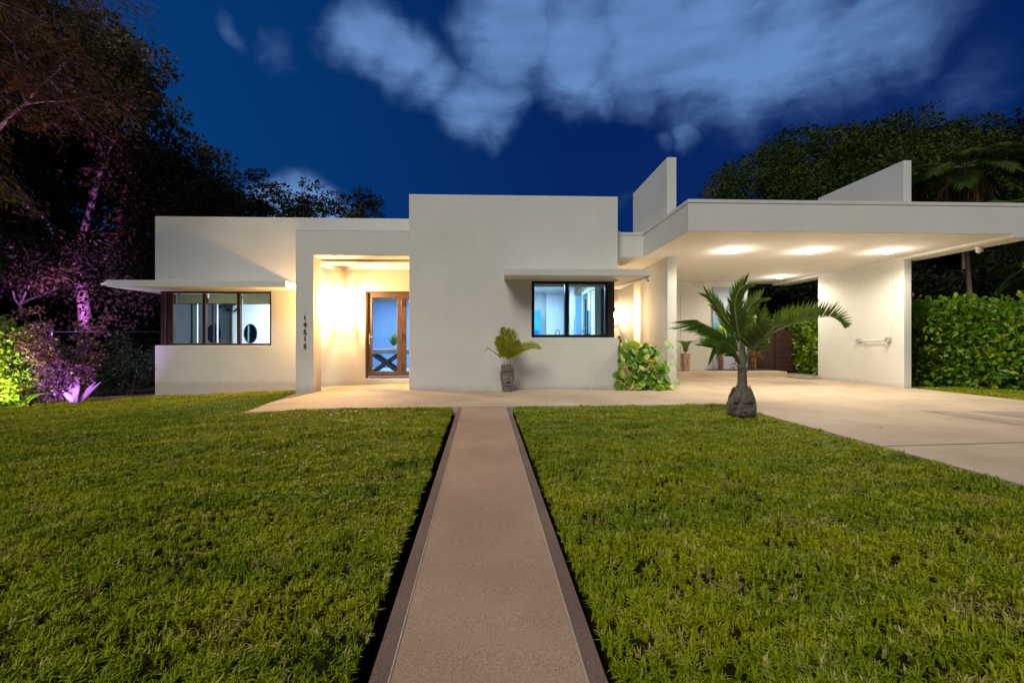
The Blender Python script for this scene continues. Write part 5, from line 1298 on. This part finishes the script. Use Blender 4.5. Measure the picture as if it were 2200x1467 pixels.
# feathery needle tree hanging in at the top left
nd = thing('casuarina_tree', 'feathery needle foliage tinted lamp orange hanging in at the upper left', 'tree', (-12.9, 9.8, -.5))
MB().tube([(0, 0, 0), (.1, 0, 3), (.0, .1, 6), (.3, .2, 10), (.3, .2, 13)], [.24, .2, .16, .12, .05], 10).build('trunk', M['bark'], nd, smooth=True)
br = MB(); nP = []; nD = []
for k in range(40):
    a = random.uniform(-1.3, 1.5); z0_ = random.uniform(5.4, 11.5); L_ = random.uniform(2.0, 4.6) * (1.0 if z0_ > 7 else .8)
    pts = []
    for j in range(8):
        f = j / 7; pts.append(Vector((.2 + math.cos(a) * L_ * f, math.sin(a) * L_ * f, z0_ + .7 * math.sin(f * 2.2) - 1.0 * f * f)))
    br.tube(pts, [.030 * (1 - .85 * i / 7) for i in range(8)], 5, cap=False)
    for j in range(520):
        f = .2 + .8 * random.random() ** .8; i = min(6, int(f * 7)); p = pts[i].lerp(pts[i + 1], f * 7 - i)
        p = p + Vector((random.gauss(0, .22), random.gauss(0, .22), random.gauss(-.12, .2)))
        nP.append(p); nD.append(Vector((math.cos(a) * .9, math.sin(a) * .9, -.45)))
br.build('branches', M['bark'], nd, smooth=True)
o = link('crown', leaf_mesh('crown', np.array(nP), np.array(nD), .17, .13, .8, .25), leafmat('lamp_tinted_needles', (.075, .05, .022), (.19, .09, .035), .8, .3, .6, (.15, .07, .11), spec=.1), nd); o['kind'] = 'stuff'  # orange lamp glow and purple uplight are put into the needle colours

# ------------------------------------------------------------------ palms behind hedge and roof
def palm(name, label, base, h_, nf, fl_, seed, bark, lm=None, r=.11, lean=(0, 0), ll=.45, skirt=False, rise=.7, wid=.05):
    t_ = thing(name, label, 'palm tree', base)
    rn = random.Random(seed)
    top = Vector((lean[0], lean[1], h_))
    MB().tube([(0, 0, 0), (lean[0] * .3, lean[1] * .3, h_ * .5), top], [r * 1.25, r, r * .8], 10).build('trunk', bark, t_, smooth=True)
    for i in range(nf):
        a = i * 2.4 + rn.uniform(-.3, .3); e = rn.uniform(.0, 1.25) * rise; L_ = fl_ * rn.uniform(.8, 1.1)
        pts = []
        for j in range(6):
            f = j / 5; el = e - f * 1.1
            pts.append((pts[-1] + Vector((math.cos(a) * math.cos(el), math.sin(a) * math.cos(el), math.sin(el))) * L_ / 5) if pts else top.copy())
        frond(pts, 40, lambda s: ll * math.sin(math.pi * (.2 + .75 * s)) ** .6, lm or M['palmleaf'], t_, base_r=.02, width=wid, side_fold=-.1, sweep=.7, droop=.45, seed=seed * 50 + i, start=.15)
    if skirt:
        P_ = []; D2 = []
        for k in range(1600):
            a = rn.uniform(0, 6.28); z = h_ - rn.uniform(.1, 1.9); rr = .3 + .45 * rn.random() * min(1, (h_ - z) * .8 + .3)
            P_.append((top.x + rr * math.cos(a), top.y + rr * math.sin(a), z)); D2.append((math.cos(a) * .25, math.sin(a) * .25, -1))
        o = link('dry_skirt', leaf_mesh('dry_skirt', np.array(P_), np.array(D2), .7, .05, .12, .2), M['dryleaf'], t_); o['kind'] = 'stuff'
    return t_
palm('fan_palm', 'tall palm with hanging dry skirt behind the carport roof', (17.4, 16.2, -.4), 7.9, 16, 2.3, 3, M['tanbark'], lm=M['leafgreen'], skirt=True, ll=.7, wid=.034)
palm('feather_palm', 'slim tan trunked palm rising behind the hedge', (13.55, 12.4, -.1), 4.6, 12, 1.9, 4, M['tanbark'], r=.06, lean=(-.25, 0), ll=.45)
palm('feather_palm', 'grey trunked palm with spreading fronds behind the hedge', (15.6, 11.8, -.1), 3.5, 13, 2.1, 6, M['palebark'], r=.10, ll=.5, rise=1.0)
palm('feather_palm', 'low palm with drooping fronds near the hedge top', (13.9, 12.9, -.1), 1.9, 9, 1.5, 8, M['palebark'], r=.07, ll=.35)
palm('feather_palm', 'distant palm silhouette between block and tall fin wall', (9.9, 33.0, -.4), 9.2, 11, 1.7, 10, M['bark'], lm=M['leafblack'], r=.12, ll=.5)
palm('feather_palm', 'distant palm silhouette right of the tall fin wall', (14.6, 35.0, -.4), 11.6, 9, 1.8, 12, M['bark'], lm=M['leafblack'], r=.12, ll=.5)
for k, (xa, xb, yy, lab) in enumerate(((-34, -9.4, 21.5, 'dark woodland filling the view behind the left trees'), (10.5, 38, 23.5, 'dark woodland filling the view behind the hedge'))):
    cs_ = [(random.uniform(xa, xb), yy + random.uniform(-.8, .8), random.uniform(0, 4.6)) for _ in range(230)]
    P, D_ = leaf_points(cs_, [1.5] * 230, 26000, .8)
    o = link('woodland', leaf_mesh('woodland', P, D_, .42, .6), M['leafblack']); tag(o, lab, 'woodland', kind='stuff')
# distant dark tree line closing the horizon
P, D_ = leaf_points([(x, 60 + 6 * math.sin(x * .2), 1.5) for x in range(-110, 140, 4)], [4.2] * 63, 30000, .7)
o = link('treeline', leaf_mesh('treeline', P, D_, .9, .6), M['leafblack']); tag(o, 'far dark tree line behind the house', 'tree line', kind='stuff')

# ------------------------------------------------------------------ pebbles
def pebbles(name, label, fn_, n, m, s0, s1):
    V = []; Fc = []
    base = np.array([(1, 0, 0), (-1, 0, 0), (0, 1, 0), (0, -1, 0), (0, 0, 1), (0, 0, -1)], float)
    fc = [(0, 2, 4), (2, 1, 4), (1, 3, 4), (3, 0, 4)]
    for i in range(n):
        x, y = fn_(random.random(), random.random()); s_ = random.uniform(s0, s1); a = random.uniform(0, 3)
        b = len(V); z = gz(x, y)
        for p in base: V.append((x + s_ * (p[0] * math.cos(a) - p[1] * math.sin(a) * .8), y + s_ * (p[0] * math.sin(a) + p[1] * .8 * math.cos(a)), z + p[2] * s_ * .7 + fn_.__defaults__[0]))
        Fc += [tuple(b + q for q in f) for f in fc]
    o = MB().add(V, Fc).build(name, m); tag(o, label, 'gravel', kind='stuff')
pm1 = mat('pebble', (.42, .34, .26), .8, (.22, .16, .12), 30)
pebbles('gravel', 'pale gravel along the foot of the left wing', lambda u, v, dz=-.05: (-8.7 + 4.1 * u, 11.35 + .64 * v), 5000, pm1, .006, .016)
pebbles('gravel', 'pale gravel path beside the left corner of the house', lambda u, v, dz=-.07: (-12.2 + 3.4 * u, 11.3 + 1.7 * v), 7000, pm1, .008, .018)
pebbles('gravel', 'pale gravel between carport step and end wall', lambda u, v, dz=.02: (9.1 + 1.2 * u, 13.2 + 1.6 * v), 2500, pm1, .008, .02)
# fallen leaves on the drive and lawn
for i, (x, y) in enumerate(((5.35, 7.6), (6.1, 9.3), (4.9, 5.6), (7.9, 8.9), (5.9, 10.6))):
    a = random.uniform(0, 6); c, s = math.cos(a) * .022, math.sin(a) * .022
    tag(MB().add([(c, s, .004), (-s * .4, c * .4, .012), (-c, -s, .004), (s * .4, -c * .4, .008)], [(0, 1, 2, 3)]).build('fallen_leaf', M['dryleaf'], loc=(x, y, .003)),
        ('dry leaf on the drive just right of the bottle palm', 'dry leaf on the drive in front of the fin wall', 'dry leaf on the drive edge below the bottle palm', 'dry leaf on the drive towards the carport end wall', 'dry leaf under the front of the carport')[i], 'leaf', 'fallen leaves on the drive')

# ------------------------------------------------------------------ grass (geometry nodes, one mass)
def tuft(seed, n=11, rad=.014, h_=(.045, .085), w=(.006, .0105)):
    rn = random.Random(seed); V = []; Fc = []
    for i in range(n):
        a = rn.uniform(0, 6.28); r = rad * math.sqrt(rn.random()); x, y = r * math.cos(a), r * math.sin(a)
        b = rn.uniform(0, 6.28); ln = rn.uniform(.1, .95); h = rn.uniform(*h_); ww = rn.uniform(*w) / 2
        dx, dy = math.cos(b), math.sin(b); px, py = -dy, dx
        p0 = (x, y, -.01); p1 = (x + dx * ln * h * .3, y + dy * ln * h * .3, h * .55); p2 = (x + dx * ln * h * .95, y + dy * ln * h * .95, h * (1 - .42 * ln))
        k = len(V)
        for p, q in ((p0, 1.0), (p1, .95)): V += [(p[0] - px * ww * q, p[1] - py * ww * q, p[2]), (p[0] + px * ww * q, p[1] + py * ww * q, p[2])]
        V.append(p2); Fc += [(k, k + 1, k + 3, k + 2), (k + 2, k + 3, k + 4)]
    me = bpy.data.meshes.new('grass_tuft'); me.from_pydata(V, [], Fc); me.update(); me.materials.append(M['grassm'])
    return bpy.data.objects.new('grass_tuft', me)
tufts = [tuft(i) for i in range(4)]
def grass(surface, label, density, seed):
    me = surface.data.copy()
    # top faces only
    bm = bmesh.new(); bm.from_mesh(me)
    bmesh.ops.delete(bm, geom=[f for f in bm.faces if abs(f.normal.z) < .7], context='FACES')
    bm.to_mesh(me); bm.free(); me.materials.clear(); me.materials.append(M['grassm'])
    o = bpy.data.objects.new('grass', me); COL.objects.link(o)
    ng = bpy.data.node_groups.new('grass_nodes', 'GeometryNodeTree')
    ng.interface.new_socket('Geometry', in_out='INPUT', socket_type='NodeSocketGeometry')
    ng.interface.new_socket('Geometry', in_out='OUTPUT', socket_type='NodeSocketGeometry')
    gi = ng.nodes.new('NodeGroupInput'); go = ng.nodes.new('NodeGroupOutput')
    pos = ng.nodes.new('GeometryNodeInputPosition')
    nz = N(ng, 'ShaderNodeTexNoise', ins={'Vector': pos.outputs[0], 'Scale': 11.0, 'Detail': 3.0})
    dn = MA(ng, 'MULTIPLY', N(ng, 'ShaderNodeMapRange', ins={0: nz.outputs[0], 1: .36, 2: .48, 3: .45, 4: 1.0}).outputs[0], density)
    dp = N(ng, 'GeometryNodeDistributePointsOnFaces', ins={'Mesh': gi.outputs[0], 'Density': dn, 'Seed': seed})
    join = ng.nodes.new('GeometryNodeGeometryToInstance')
    for t_ in tufts:
        oi = ng.nodes.new('GeometryNodeObjectInfo'); oi.inputs['Object'].default_value = t_
        ng.links.new(oi.outputs['Geometry'], join.inputs[0])
    rz = N(ng, 'FunctionNodeRandomValue', data_type='FLOAT_VECTOR'); rz.inputs[0].default_value = (-.18, -.18, 0); rz.inputs[1].default_value = (.18, .18, 6.28)
    n2_ = N(ng, 'ShaderNodeTexNoise', ins={'Vector': pos.outputs[0], 'Scale': 3.0, 'Detail': 4.0})
    rs_ = N(ng, 'FunctionNodeRandomValue', data_type='FLOAT'); rs_.inputs[2].default_value = .55; rs_.inputs[3].default_value = 1.0
    scl = MA(ng, 'MULTIPLY', rs_.outputs[1], N(ng, 'ShaderNodeMapRange', ins={0: n2_.outputs[0], 1: .35, 2: .65, 3: .6, 4: 1.2}).outputs[0])
    ip = N(ng, 'GeometryNodeInstanceOnPoints', ins={'Points': dp.outputs[0], 'Instance': join.outputs[0], 'Pick Instance': True, 'Rotation': rz.outputs[0], 'Scale': scl})
    ng.links.new(ip.outputs[0], go.inputs[0])
    m_ = o.modifiers.new('grass', 'NODES'); m_.node_group = ng
    tag(o, label, 'grass', kind='stuff')
    return o
grass(lawn_l, 'thick green lawn grass left of the path', 1450, 1)
grass(lawn_r, 'thick green lawn grass between path and drive', 1450, 2)
grass(lawn_s, 'short grass strip below the right hedge', 900, 3)
